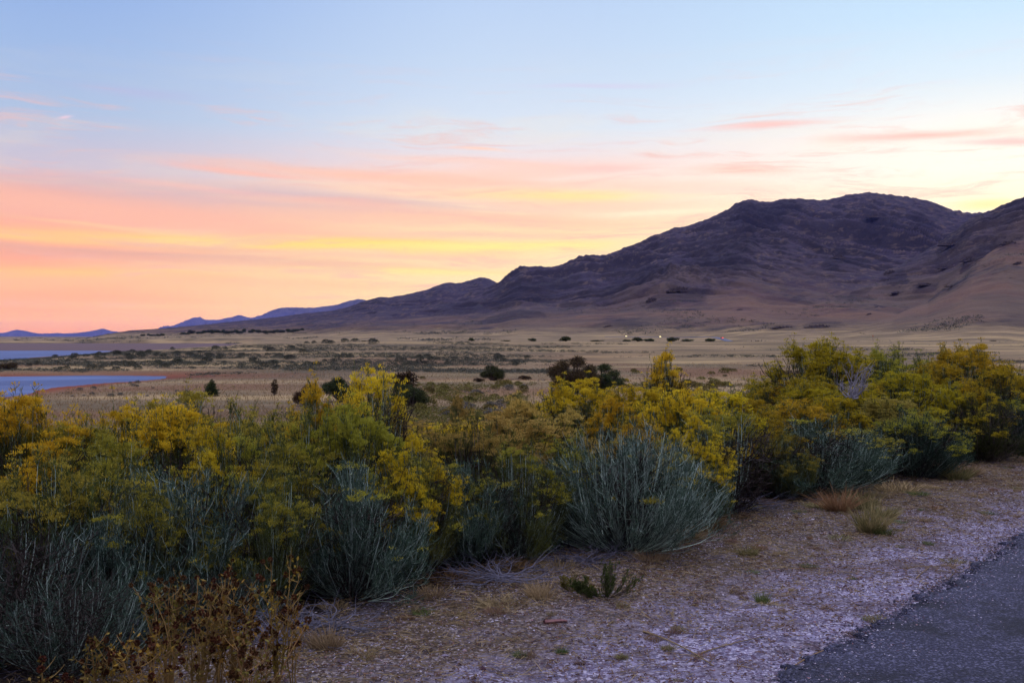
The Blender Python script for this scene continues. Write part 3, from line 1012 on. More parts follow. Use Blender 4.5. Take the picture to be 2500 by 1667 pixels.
def bproto(seed, **kw):
    st, lf, fl, dt = brush_mesh(seed, **kw)
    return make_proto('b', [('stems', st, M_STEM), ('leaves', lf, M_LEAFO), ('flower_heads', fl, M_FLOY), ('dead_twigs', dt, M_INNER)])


PB = {
    'yellow1': bproto(11, flower=1.0, nfl=21, leafn=19),
    'yellow2': bproto(12, flower=1.0, nfl=21, leafn=19, lobes=26),
    'yellow3': bproto(13, flower=0.8, nfl=20, leafn=20, lobes=22),
    'silver1': bproto(21, flower=0.02, nst=560, leafn=4, bare=0.50, stemr=0.0023, lobes=80, dens=0.8, deadn=0.7, deadr=0.45),
    'silver2': bproto(22, flower=0.03, nst=330, leafn=6, bare=0.42, stemr=0.0023, lobes=40, dens=1.0, deadn=0.9, deadr=0.6),
    'silver3': bproto(23, flower=0.05, nst=240, leafn=9, bare=0.3, stemr=0.0023, lobes=20, dens=1.2, deadn=1.0, deadr=0.7, lt=0.09),
    'shade': bproto(24, flower=0.0, nst=170, leafn=7, bare=0.25, stemr=0.0036, lobes=18, dens=1.2, deadn=1.6, lt=0.1),
    'leafy1': bproto(31, flower=0.45, nst=240, leafn=21, lobes=30, bare=0.22),
    'leafy2': bproto(32, flower=0.30, nst=260, leafn=21, lobes=24, bare=0.18),
    'sparse': bproto(41, flower=0.8, nst=85, leafn=9, lobes=12, bare=0.45, stemr=0.0045, R=0.5),
    'tall': bproto(43, flower=0.9, nst=110, leafn=12, lobes=14, bare=0.35, stemr=0.0045, R=0.30),
    'tree': bproto(44, flower=1.0, nst=240, leafn=12, lobes=16, bare=0.55, stemr=0.0055, R=0.75, nfl=21),
}

# colour styles: materials for (stems, leaves, flowers)
ST = {
    'shd': {'leaves': M_LEAFT, 'flower_heads': M_FLOL},
    'yel': {'leaves': M_LEAFO, 'flower_heads': M_FLOY},
    'amb': {'leaves': M_LEAFO, 'flower_heads': M_FLOO},
    'tan': {'leaves': M_LEAFO, 'flower_heads': M_FLOT, 'stems': M_STEMB},
    'oli': {'leaves': M_LEAFO, 'flower_heads': M_FLOL},
    'tea': {'leaves': M_LEAFT, 'flower_heads': M_FLOL},
    'dro': {'leaves': M_LEAFD, 'flower_heads': M_FLOO, 'stems': M_STEMB},
}
RP = {'silver3': 0.62, 'shade': 0.62, 'yellow1': 0.62, 'yellow2': 0.62, 'yellow3': 0.62, 'silver1': 0.62, 'silver2': 0.62, 'leafy1': 0.62, 'leafy2': 0.62, 'sparse': 0.5, 'tall': 0.3, 'tree': 0.75}

# (proto, style, screen column of the centre, depth, row of the top, radius in metres, label)   columns and rows of the full view
BR = 'rabbitbrush'
BUSH = [
    # front row, nearest the gravel
    ('silver2', 'tea', 455, 6.35, 1062, 0.72, 'big pale stemmed rabbitbrush fanning out behind the russet dried weeds'),
    ('leafy1', 'oli', 110, 5.9, 1050, 0.55, 'olive and teal rabbitbrush at the lower left edge, left of the pale stemmed one'),
    ('silver3', 'tea', 810, 6.55, 1075, 0.55, 'grey green bushy rabbitbrush with crooked thin stems, left of the black gap at centre'),
    ('silver3', 'tea', 1075, 7.5, 1070, 0.50, 'small dim grey stemmed rabbitbrush in the shade left of the big silver dome'),
    ('silver1', 'tea', 1440, 8.0, 985, 0.76, 'large silver green dome of straight stems spreading from one base beside the gravel'),
    ('sparse', 'tea', 1672, 9.5, 935, 0.55, 'open leaning rabbitbrush with bare pale branches right of the silver dome'),
    ('silver3', 'tea', 1880, 11.0, 965, 0.85, 'wide grey green rabbitbrush behind the orange grass tufts'),
    ('leafy1', 'tea', 2105, 12.3, 940, 0.58, 'dark teal rounded rabbitbrush second from the right edge of the shoulder'),
    ('leafy2', 'dro', 2255, 13.8, 905, 0.62, 'dark olive brown rabbitbrush at the right end of the shaded row'),
    ('leafy1', 'tea', 2370, 14.4, 900, 0.55, 'blue green rabbitbrush cut by the right edge of the picture'),
    # second row, flowering
    ('yellow1', 'yel', 30, 6.7, 925, 0.62, 'yellow flowering rabbitbrush at the left edge below the pond'),
    ('yellow2', 'oli', 150, 6.9, 985, 0.55, 'low olive yellow rabbitbrush right of the left edge one'),
    ('yellow3', 'yel', 270, 7.4, 945, 0.45, 'rabbitbrush with one small orange tuft standing up against the tan meadow'),
    ('yellow2', 'yel', 400, 7.2, 938, 0.50, 'rabbitbrush with bright golden heads down its near side left of centre'),
    ('tall', 'oli', 432, 9.0, 905, 0.40, 'olive rabbitbrush with a flat grey top right below the lone dark conifer'),
    ('leafy1', 'oli', 590, 8.0, 935, 0.62, 'grey olive rabbitbrush with feathery tips below the spindly dead plant'),
    ('leafy1', 'oli', 650, 7.0, 965, 0.50, 'dark leafy rabbitbrush with willowy leaves between two pale stemmed ones'),
    ('yellow3', 'yel', 735, 7.6, 893, 0.42, 'yellow topped rabbitbrush in front of the dark shrubs left of centre'),
    ('yellow1', 'oli', 800, 7.2, 945, 0.45, 'mustard coloured rabbitbrush with long narrow leaves left of the tall spire'),
    ('sparse', 'yel', 860, 8.2, 832, 0.42, 'tall rabbitbrush spire with bare grey branches and yellow crest left of centre'),
    ('yellow3', 'yel', 945, 7.0, 1010, 0.34, 'small rabbitbrush with a few orange heads at the foot of the tall spire'),
    ('leafy1', 'tan', 1075, 8.4, 965, 0.58, 'golden brown tipped dark rabbitbrush left of centre'),
    ('yellow2', 'tan', 1180, 9.3, 922, 0.60, 'rounded straw brown rabbitbrush in the middle of the row'),
    ('yellow3', 'tan', 1060, 10.4, 918, 0.26, 'thin rabbitbrush with pale dead twigs sticking up above the brown one'),
    ('yellow3', 'tan', 1290, 9.6, 950, 0.50, 'tan and olive rabbitbrush behind the silver dome on its left'),
    ('yellow1', 'yel', 1330, 11.2, 880, 0.60, 'bright yellow flat topped rabbitbrush below the big dark shrub'),
    ('yellow2', 'yel', 1455, 11.0, 892, 0.55, 'lemon yellow rabbitbrush right of the flat topped one'),
    ('yellow3', 'yel', 1420, 9.9, 925, 0.5, 'yellow and tan rabbitbrush directly behind the silver dome'),
    ('yellow1', 'yel', 1570, 10.3, 905, 0.55, 'golden rabbitbrush behind the right shoulder of the silver dome'),
    ('tall', 'yel', 1533, 12.6, 815, 0.30, 'narrow tall lemon yellow rabbitbrush standing alone against the tan plain'),
    ('yellow2', 'yel', 1650, 10.8, 903, 0.50, 'deep golden rabbitbrush above the bare leaning branches'),
    ('yellow1', 'amb', 1725, 11.0, 925, 0.50, 'amber rabbitbrush just right of the golden ones'),
    ('yellow1', 'amb', 1830, 12.2, 925, 0.65, 'orange brown rabbitbrush above the wide grey green one'),
    ('yellow2', 'amb', 1915, 12.6, 915, 0.45, 'rabbitbrush with a peaked orange top below the tree like one'),
    ('tree', 'amb', 1885, 15.5, 782, 1.05, 'tree like rabbitbrush with a flat amber crest and see through branches'),
    ('yellow3', 'oli', 2005, 16.5, 812, 0.72, 'green yellow rounded rabbitbrush behind the dead grey branches'),
    ('leafy1', 'oli', 2075, 18.0, 802, 0.70, 'grey centred rabbitbrush dome right of the green yellow one'),
    ('yellow2', 'tan', 2040, 12.9, 918, 0.55, 'pale tan headed rabbitbrush above the dark teal one'),
    ('yellow1', 'amb', 2080, 14.5, 862, 0.80, 'spreading amber rabbitbrush right of the dead grey branches'),
    ('yellow1', 'amb', 2225, 16.0, 800, 0.90, 'tallest amber rabbitbrush rising near the right edge'),
    ('yellow2', 'amb', 2150, 15.2, 838, 0.60, 'amber rabbitbrush leaning against the tallest one from the left'),
    ('yellow3', 'dro', 2290, 15.0, 850, 0.70, 'rust and olive rabbitbrush below the tallest one'),
    ('leafy1', 'oli', 2360, 17.5, 845, 0.75, 'green rabbitbrush cut by the right edge behind the amber ones'),
    ('yellow1', 'amb', 2180, 14.0, 905, 0.42, 'small golden orange rabbitbrush above the dark olive brown one'),
    ('yellow2', 'amb', 1880, 14.2, 880, 0.75, 'low amber rabbitbrush under the tree like one'),
    ('leafy2', 'dro', 1780, 15.2, 892, 0.75, 'low olive rabbitbrush trailing left of the tree like one'),
    ('leafy2', 'dro', 2000, 14.4, 885, 0.6, 'dark rabbitbrush in whose shade the dead grey branches lie'),
    ('leafy2', 'oli', 520, 6.7, 1010, 0.45, 'dark green rabbitbrush hidden behind the pale stemmed fan'),
    ('yellow3', 'oli', 280, 6.5, 1020, 0.5, 'olive yellow rabbitbrush with dark depths left of the pale stemmed fan'),
    ('leafy1', 'oli', 960, 7.3, 1050, 0.4, 'dim teal rabbitbrush beside the black gap'),
    ('leafy2', 'dro', 1260, 8.6, 1020, 0.5, 'dark rabbitbrush in the shadow left of the silver dome'),
    ('silver3', 'tea', 250, 5.75, 1180, 0.45, 'sprawling pale stemmed rabbitbrush at the lower left, left of the russet weeds'),
    ('shade', 'shd', 20, 5.3, 1160, 0.50, 'dark brown shaded rabbitbrush filling the lower left edge'),
    ('shade', 'shd', 150, 5.0, 1300, 0.42, 'low dark twiggy rabbitbrush in the bottom left corner'),
    ('leafy1', 'oli', 640, 6.5, 1060, 0.42, 'willowy olive rabbitbrush between the two pale fans, above the dry stalk weed'),
    ('shade', 'shd', 470, 5.7, 1290, 0.35, 'low shaded twiggy growth at the foot of the pale stemmed fan'),
    ('leafy2', 'dro', 1640, 10.8, 960, 0.6, 'dark rabbitbrush behind the bare leaning branches'),
    ('leafy2', 'dro', 1700, 11.6, 990, 0.6, 'dark rabbitbrush at the back of the black hollow'),
    ('leafy1', 'tea', 1990, 11.9, 985, 0.5, 'grey green rabbitbrush joining the wide one to the dark teal one'),
    ('leafy1', 'oli', 620, 6.15, 1105, 0.36, 'low leafy rabbitbrush closing the gap between the two pale fans'),
    ('leafy1', 'oli', 935, 6.95, 1060, 0.34, 'leafy olive rabbitbrush overlapping the right side of the second pale fan'),
    ('leafy2', 'oli', 1185, 7.6, 1035, 0.42, 'leafy dark olive rabbitbrush between the dim grey bush and the silver dome'),
    ('leafy1', 'oli', 1300, 8.3, 1005, 0.38, 'olive rabbitbrush overlapping the left shoulder of the silver dome'),
    ('yellow3', 'yel', 1600, 8.9, 965, 0.36, 'yellow tipped rabbitbrush overlapping the right shoulder of the silver dome'),
    ('leafy1', 'oli', 1790, 10.6, 985, 0.40, 'leafy rabbitbrush at the left end of the wide grey green one'),
    ('leafy1', 'oli', 340, 5.95, 1120, 0.36, 'leafy olive rabbitbrush overlapping the left half of the pale stemmed fan'),
    ('yellow3', 'yel', 500, 6.6, 1000, 0.40, 'rabbitbrush with scattered orange yellow heads above the pale stemmed fan'),
    ('leafy2', 'dro', 1790, 11.8, 990, 0.6, 'dark rabbitbrush above the black hollow right of the leaning branches'),
]
rngp = random.Random(5)
LM = [(0, 'the left edge bush'), (150, 'the low olive bush'), (270, 'the single orange tuft'), (400, 'the golden heads left of centre'), (520, 'the pale stemmed fan'), (620, 'the feathery grey bush'), (735, 'the yellow top by the dark shrubs'),
      (860, 'the tall yellow spire'), (975, 'the small orange heads'), (1075, 'the brown tipped bush'), (1180, 'the straw brown dome'), (1290, 'the tan and olive bush'), (1380, 'the flat topped yellow bush'), (1480, 'the lemon yellow bush'),
      (1570, 'the golden bush'), (1650, 'the bare leaning branches'), (1740, 'the amber bush'), (1830, 'the wide grey green bush'), (1900, 'the tree like bush'), (2000, 'the dead grey tangle'), (2080, 'the dark teal bush'),
      (2150, 'the spreading amber bush'), (2225, 'the tallest amber bush'), (2290, 'the rust and olive bush'), (2360, 'the right edge bush')]


def near_lm(X, Y):
    d_ = (X / Y * F + 1250) / K
    return min(LM, key=lambda q: abs(q[0] - d_))[1]


STW = {'shd': 'dim teal', 'yel': 'yellow', 'amb': 'amber', 'tan': 'tan', 'oli': 'olive', 'dro': 'dark olive', 'tea': 'teal'}
for i, (pk, style, dxp, Y, top, R, lab) in enumerate(BUSH):
    X = (dxp * K - 1250) / F * Y
    g0 = float(gz(X, Y))
    H = EYE + (HZ - top * K) / F * Y - g0
    plant(BR, PB[pk], (X, Y, g0), rngp.uniform(0, 6.28), (R / RP[pk], R / RP[pk], H / 1.02), lab, 'bush', 'rabbitbrush along the road shoulder', ST[style])

# more brush going down the bank behind the rows: closes the gaps and carries the band to the side
for i in range(120):
    s_ = rngp.uniform(1.2, 9.0)
    l_ = rngp.uniform(-9, 26)
    X = P0[0] + DD[0] * l_ + NN[0] * s_
    Y = P0[1] + DD[1] * l_ + NN[1] * s_
    if Y < 5.8 or abs(X / Y) > 0.80:
        continue
    g0 = float(gz(X, Y))
    a = X / Y
    dxp = (a * F + 1250) / K
    ceil_ = np.interp(dxp, [-300, 0, 200, 450, 900, 1000, 1150, 1300, 1700, 1760, 1800, 2050, 2352, 2600], [960, 975, 1000, 985, 960, 985, 965, 925, 930, 925, 880, 890, 880, 860])
    hmax = EYE + (HZ - ceil_ * K) / F * Y - g0
    H = min(rngp.uniform(0.9, 1.35), hmax)
    if H < 0.5:
        continue
    pk = rngp.choice(['yellow1', 'yellow2', 'yellow3', 'leafy1', 'leafy2'])
    style = rngp.choice(['yel', 'oli', 'oli'] if dxp < 950 else (['tan', 'yel'] if dxp < 1700 else ['amb', 'amb', 'dro']))
    R = rngp.uniform(0.5, 0.7)
    plant(BR, PB[pk], (X, Y, g0), rngp.uniform(0, 6.28), (R / RP[pk], R / RP[pk], H / 1.02),
          STW[style] + ' rabbitbrush ' + ('just behind ' if s_ < 4 else 'lower on the bank behind ' if s_ < 6.5 else 'farthest down the bank behind ') + near_lm(X, Y), 'bush', 'rabbitbrush on the bank behind the rows', ST[style])
# ------------------------------------------------------------------ shrubs and conifers of the middle distance
def crown_mesh(seed, lobes, n, leaf=0.05, trunk=True):
    """lobes: list of (x, y, z, rx, ry, rz). returns crown Geo, trunk Geo; unit height"""
    rng = np.random.RandomState(seed)
    cr, tk = Geo(), Geo()
    vol = np.array([l[3] * l[4] * l[5] for l in lobes]) ** 0.67
    ids = rng.choice(len(lobes), n, p=vol / vol.sum())
    Lb = np.array(lobes)[ids]
    # every lobe is itself broken into sprays
    nsp = 15 * len(lobes)
    sp = unit(rng.normal(size=(nsp, 3))) * rng.uniform(0.45, 1.08, (nsp, 1))
    spi = rng.randint(0, nsp, n)
    p = sp[spi] + rng.normal(size=(n, 3)) * 0.11
    p = p * rng.uniform(0.9, 1.04, (n, 1))
    b = Lb[:, :3] + p * Lb[:, 3:]
    b[:, 2] = np.maximum(b[:, 2], 0.01)
    d = unit(p + rng.normal(size=(n, 3)) * 0.7 + np.array([0, 0, 0.5]))
    cr.leaf(b, d, leaf * rng.uniform(0.6, 1.4, n), leaf * 0.5 * rng.uniform(0.6, 1.3, n), rng)
    m = 7 * len(lobes)
    ids = rng.randint(0, len(lobes), m)
    tip = np.array(lobes)[ids][:, :3] + unit(rng.normal(size=(m, 3))) * np.array(lobes)[ids][:, 3:] * 0.7
    b0 = rng.normal(size=(m, 3)) * np.array([0.03, 0.03, 0])
    P = bez(b0, tip * np.array([0.4, 0.4, 0.5]), tip, 6)
    tk.tube(P, np.full((m, 1), 0.012) * np.linspace(1.2, 0.3, 6)[None], 4)
    return cr, tk


def cproto(seed, lobes, n, leaf, mat):
    cr, tk = crown_mesh(seed, lobes, n, leaf)
    return make_proto('c', [('crown', cr, mat), ('trunk', tk, M_STEMB)])


def rlobes(seed, n, rw=0.5, top=0.8, r=(0.16, 0.26)):
    g = random.Random(seed)
    out = []
    for i in range(n):
        a = g.uniform(0, 6.28)
        q = rw * math.sqrt(g.random()) * 0.8
        rr_ = g.uniform(*r)
        z = (1 - 0.7 * (q / rw) ** 2) * g.uniform(0.35, top)
        out.append((q * math.cos(a), q * math.sin(a), z, rr_, rr_, rr_ * 0.8))
    return out


CP = {
    'cone': cproto(1, [(0, 0, .16, .42, .42, .2), (0.08, 0, .36, .36, .36, .24), (-.05, .05, .55, .3, .3, .24), (.1, 0, .72, .2, .2, .2), (-.16, 0, .68, .1, .1, .2), (.03, 0, .88, .1, .1, .13)], 9000, 0.05, M_CROWN),
    'dome': cproto(2, rlobes(3, 15), 13000, 0.045, M_CROWN),
    'wide': cproto(3, rlobes(8, 22, 0.62, 0.86, (0.13, 0.2)), 20000, 0.032, M_CROWN),
    'wide2': cproto(4, rlobes(19, 16, 0.5, 0.84, (0.14, 0.22)), 16000, 0.036, M_CROWN),
    'small': cproto(5, rlobes(5, 9, 0.5, 0.8, (0.16, 0.3)), 1500, 0.12, M_CROWN),
    'small2': cproto(6, rlobes(6, 7, 0.55, 0.75, (0.16, 0.32)), 1300, 0.13, M_CROWN),
    'thin': cproto(7, [(0, 0, .3, .16, .16, .2), (.08, 0, .55, .16, .16, .16), (-.12, 0, .68, .08, .08, .14), (.06, 0, .85, .09, .09, .12)], 1200, 0.07, M_CROWNR),
}


def shrub(name, proto, dxp, base, top, wid, label, cat, group=None, mats=None, Y=None, thick=1.0):
    px, py = dxp * K, base * K
    if Y is None:
        X, Y, Z = ground_hit(px, py)
    else:
        X = (px - 1250) / F * Y
        Z = tz(X, Y)
    H = (base - top) * K / F * Y
    W = wid * K / F * Y
    return plant(name, proto, (X, Y, Z - 0.03 * H), rngp.uniform(0, 6.28), (W * 0.95, W * 0.95 * thick, H * 1.05), label, cat, group, mats)


shrub('conifer', CP['cone'], 486, 910, 873, 42, 'lone dark conical conifer on the tan meadow right of the pond', 'tree')
shrub('dark_shrub', CP['dome'], 780, 922, 855, 82, 'dark green dome shaped shrub behind the yellow top left of centre', 'shrub', 'dark shrubs on the meadow')
shrub('dark_shrub', CP['dome'], 705, 932, 874, 62, 'bronze and green shrub leaning left of the dark green dome', 'shrub', 'dark shrubs on the meadow', {'crown': M_CROWNR})
shrub('dark_shrub', CP['wide2'], 940, 936, 872, 96, 'dark rounded shrub right of the tall yellow spire', 'shrub', 'dark shrubs on the meadow')
shrub('dark_shrub', CP['small'], 928, 895, 852, 66, 'dull red brown shrub behind the tall yellow spire', 'shrub', 'dark shrubs on the meadow', {'crown': M_CROWNR})
shrub('dark_shrub', CP['wide2'], 1133, 874, 834, 62, 'olive shrub with two humps in the russet meadow', 'shrub', 'dark shrubs on the meadow', {'crown': M_CROWNG})
shrub('dark_shrub', CP['wide'], 1318, 902, 814, 112, 'largest dark bronze shrub, broad, behind the yellow rabbitbrush', 'shrub', 'dark shrubs on the meadow', {'crown': M_CROWNR})
shrub('dark_shrub', CP['wide'], 1380, 898, 832, 96, 'green shrub joined to the right of the largest bronze one', 'shrub', 'dark shrubs on the meadow')
shrub('dark_shrub', CP['wide2'], 14, 850, 830, 62, 'brown shrub at the left edge between pond and bay', 'shrub', 'dark shrubs on the meadow', {'crown': M_CROWNR})
shrub('dead_sapling', CP['thin'], 630, 908, 871, 40, 'spindly brown sapling alone on the tan meadow', 'tree')
for a in [(1100, 877, 868, 26), (1205, 872, 862, 30)]:
    shrub('low_shrub', CP['small'], a[0], a[1], a[2], a[3], 'low russet shrub beside the olive two humped one' if a[0] == 1100 else 'low russet shrub right of the olive two humped one', 'shrub', 'low shrubs of the russet meadow', {'crown': M_CROWNR})
FARS = [(838, 779, 773, 20, 'left of a pair of round shrubs at the far edge of the plain'), (863, 779, 772, 16, 'right, rounder one of a pair of shrubs at the far edge of the plain'),
        (1083, 789, 778, 22, 'round shrub at the plain edge, left of the three spaced out dark ones'), (1160, 788, 781, 26, 'low flat shrub between two round ones at the plain edge'),
        (1222, 791, 778, 24, 'round dark shrub at the plain edge, middle of three'), (1299, 791, 776, 36, 'broad dark shrub at the plain edge, rightmost of three'),
        (1372, 789, 782, 40, 'low flat shrub left of the first headlight'), (1465, 786, 773, 44, 'shrub clump between the two cars with headlights'),
        (1490, 786, 774, 36, 'grey green shrub just left of the second headlight'), (1546, 786, 770, 36, 'dark round shrub right of the second headlight'),
        (1580, 785, 775, 40, 'low shrub left of the far road bend'), (1632, 782, 770, 36, 'shrub just left of the far road bend'), (1440, 786, 777, 30, 'small shrub below the first headlight'),
        (2280, 792, 786, 20, 'tiny dark shrub alone on the right hand plain')]
for x, b, tp, wd, lab in FARS:
    shrub('shrub', CP['small' if x % 2 else 'small2'], x, b, tp + 3, wd * 0.8, lab, 'shrub', 'shrubs at the far edge of the plain', {'crown': M_CROWNG} if x in (838, 1160, 1465, 1372, 2280) else None, Y=535 + (x % 7) * 5, thick=0.7)
# tree belt on the far shore
g_ = random.Random(3)
bx = [331, 340, 350, 361, 372] + list(range(420, 700, 8))
for i, x in enumerate(bx):
    x = x + g_.uniform(-3, 3)
    h = g_.uniform(4, 7.5) if x > 415 else g_.uniform(3, 5)
    shrub('shore_tree', CP['small' if i % 2 else 'small2'], x, 782.5, 782.5 - h - 2, g_.uniform(8, 16), '%s dark tree in the shore belt, %s' % ('taller' if h > 5.6 else 'low', 'in its gapped left outlier' if x < 400 else 'near its left end' if x < 480 else 'left of its middle' if x < 560 else 'right of its middle' if x < 640 else 'near its right end'), 'tree', 'tree belt along the far shore', Y=2250 + g_.uniform(-90, 90), thick=0.8)


# ------------------------------------------------------------------ sage clumps
def clump_geo(seed, n=300, leaf=0.13):
    rng = np.random.RandomState(seed)
    g = Geo()
    ph = rng.uniform(0, 6.28, n)
    u = rng.uniform(0, 1, n)
    q = np.sqrt(u) * 0.5 * (1 + 0.25 * np.sin(ph * 3 + seed))
    z = np.sqrt(np.clip(1 - (q / 0.62) ** 2, 0, 1)) * rng.uniform(0.35, 0.95, n) ** 0.6
    b = np.stack([q * np.cos(ph), q * np.sin(ph), z * 0.85 * np.where(rng.uniform(size=n) < 0.45, rng.uniform(0, 1, n), 1)], 1)
    d = unit(b * np.array([1, 1, 0.8]) + rng.normal(size=(n, 3)) * 0.35 + np.array([0, 0, 0.4]))
    g.leaf(b, d, leaf * rng.uniform(0.6, 1.4, n), leaf * 0.45 * rng.uniform(0.6, 1.4, n), rng)
    return g


CL = [clump_geo(50 + i, 420, 0.15).obj('sagebrush', M_SAGE, link=False).data for i in range(4)]
MIDPOLY = [
    # columns, rows, count, size range, label, material
    ((945, 1210), (868, 965), 40, (1.0, 2.2), 'olive yellow brush clump in the creek bed', M_SAGEY, 'brush in the dry creek bed'),
    ((1000, 1290), (890, 960), 22, (1.0, 2.0), 'grey green brush clump in the creek bed', M_SAGEG, 'grey brush in the dry creek bed'),
    ((1400, 1700), (845, 900), 34, (1.0, 2.4), 'dull green brush clump right of the big shrub', M_SAGEY, 'brush right of the big dark shrub'),
    ((60, 330), (806, 850), 46, (1.3, 3.2), 'sagebrush clump between pond and bay', M_SAGE, 'sagebrush on the point by the bay'),
    ((330, 720), (800, 846), 60, (1.3, 3.4), 'sagebrush clump in the knoll band', M_SAGE, 'sagebrush band on the knoll'),
    ((720, 1250), (820, 842), 44, (1.2, 2.8), 'sagebrush clump in the band behind the spire', M_SAGE, 'sagebrush band behind the spire'),
    ((160, 470), (880, 915), 16, (0.5, 1.1), 'brown weed on the meadow by the pond', M_SAGEG, 'weeds on the pale meadow'),
    ((690, 860), (784, 790), 12, (2.0, 5.0), 'low bush along the knoll top', M_SAGE, 'bushes along the knoll top'),
]
g_ = random.Random(21)
for (x0, x1), (r0, r1), n, sz, lab, mt, grp in MIDPOLY:
    for i in range(n):
        dxp, dyp = g_.uniform(x0, x1), g_.uniform(r0, r1)
        X, Y, Z = ground_hit(dxp * K, dyp * K)
        if Z < -7.56 or Y > 900:
            continue
        s_ = g_.uniform(*sz)
        o = bpy.data.objects.new('sagebrush', g_.choice(CL))
        col.objects.link(o)
        o.location = (X, Y, Z - 0.05)
        o.rotation_euler = (0, 0, g_.uniform(0, 6.28))
        o.scale = (s_, s_, s_ * g_.uniform(0.5, 0.75))
        o.material_slots[0].link = 'OBJECT'
        o.material_slots[0].material = mt
        fr = (dxp - x0) / (x1 - x0)
        tag(o, ('small ' if s_ < sz[0] + 0.4 * (sz[1] - sz[0]) else 'larger ') + lab + (', far left part' if fr < .2 else ', left part' if fr < .4 else ', middle part' if fr < .6 else ', right part' if fr < .8 else ', far right part') + (' back row' if dyp < (r0 + r1) / 2 else ' front row'), 'bush', grp)


def scatter_stuff(name, pts, size, hgt, mat, seed, n=34, leaf=0.22, label=None):
    rng = np.random.RandomState(seed)
    base = clump_geo(seed, n, leaf)
    bv = np.concatenate(base.v)
    m = len(pts)
    a = rng.uniform(0, 6.28, m)
    s_ = rng.uniform(size[0], size[1], m) 
    V = np.zeros((m, len(bv), 3))
    V[:, :, 0] = (np.cos(a)[:, None] * bv[None, :, 0] - np.sin(a)[:, None] * bv[None, :, 1]) * s_[:, None]
    V[:, :, 1] = (np.sin(a)[:, None] * bv[None, :, 0] + np.cos(a)[:, None] * bv[None, :, 1]) * s_[:, None]
    V[:, :, 2] = bv[None, :, 2] * (s_ * hgt)[:, None]
    V += np.asarray(pts)[:, None, :]
    Q = np.arange(m * len(bv)).reshape(-1, 4)
    return tag(mesh_obj(name, V.reshape(-1, 3), Q, mat), label, None, None, 'stuff')


def field_points(n, xr, yr, seed, f, hills=False, keep=None):
    """random ground points: xr as tangent range, yr as depth range, kept where noise f is positive"""
    rng = np.random.RandomState(seed)
    y = np.exp(rng.uniform(math.log(yr[0]), math.log(yr[1]), n))
    x = rng.uniform(xr[0], xr[1], n) * y
    k = f(x, y) > 0
    x, y = x[k], y[k]
    z = gz(x, y)
    if hills:
        z = np.maximum(z, hz(x, y))
    k = z > -7.50
    return np.stack([x[k], y[k], z[k] - 0.03], 1)


# uncountable low scrub over plain, knoll and slopes
pts = field_points(60000, (-0.56, 0.56), (240, 640), 1, lambda x, y: fbm(x / 60, y / 22, 4) + 0.06 - 0.55 * sm(np.abs(y - 345), 60, 170) - 0.35 * sm(x, -10, 60))
scatter_stuff('low_scrub', pts, (0.5, 1.8), 0.5, M_SAGE, 3, 14, 0.34)
pts = field_points(9000, (-0.56, 0.56), (150, 700), 8, lambda x, y: fbm(x / 40, y / 22, 4) - 0.22)
scatter_stuff('low_scrub', pts, (0.4, 1.3), 0.45, M_SAGEG, 9, 14, 0.34)
pts = field_points(9000, (-0.30, 0.28), (70, 190), 2, lambda x, y: fbm(x / 22, y / 30, 3) - 0.02 - 0.25 * sm(x, -22, -34) - 0.25 * sm(x, 24, 44) * sm(y, 90, 120))
scatter_stuff('creek_scrub', pts, (0.6, 1.5), 0.6, M_SAGEY, 5)
pts = field_points(26000, (-0.50, 0.56), (900, 4600), 4, lambda x, y: fbm(x / 190, y / 330, 4) - 0.16 - 0.3 * sm(y, 1500, 1000), hills=True)
scatter_stuff('slope_scrub', pts, (2.5, 8.0), 0.5, M_SAGE, 7, 12, 0.36)

# dry grass standing in the meadow, uncountable
rng = np.random.RandomState(33)
n = 42000
y = np.exp(rng.uniform(math.log(60), math.log(300), n))
x = rng.uniform(-0.56, 0.56, n) * y
z = gz(x, y)
k = (z > -7.5) & (s_bush(x, y) > 45)
x, y, z = x[k], y[k], z[k]
g = Geo()
b = np.stack([x, y, z - 0.02], 1)
m = len(b)
for rep in range(2):
    bb = b + rng.normal(size=(m, 3)) * np.array([0.25, 0.25, 0])
    g.leaf(bb, rng.normal(size=(m, 3)) * 0.25 + np.array([0.1, 0, 1]), rng.uniform(0.2, 0.55, m), rng.uniform(0.05, 0.12, m), rng)
tag(g.obj('meadow_grass', M_STRAW), None, None, None, 'stuff')


# ------------------------------------------------------------------ rock outcrops on the slopes
ROCK, t = new_mat('outcrop_rock')
p_ = t.n('ShaderNodeNewGeometry').outputs['Position']
rk = t.noise(p_, 0.35, 5, 0.7)
finish(t, t.mix(t.smooth(rk, 0.4, 0.62), c3(0.030, 0.024, 0.028), c3(0.105, 0.078, 0.070)), 0.95, 0.1, t.m('MULTIPLY', rk, 2.0), 0.8, 1.0)


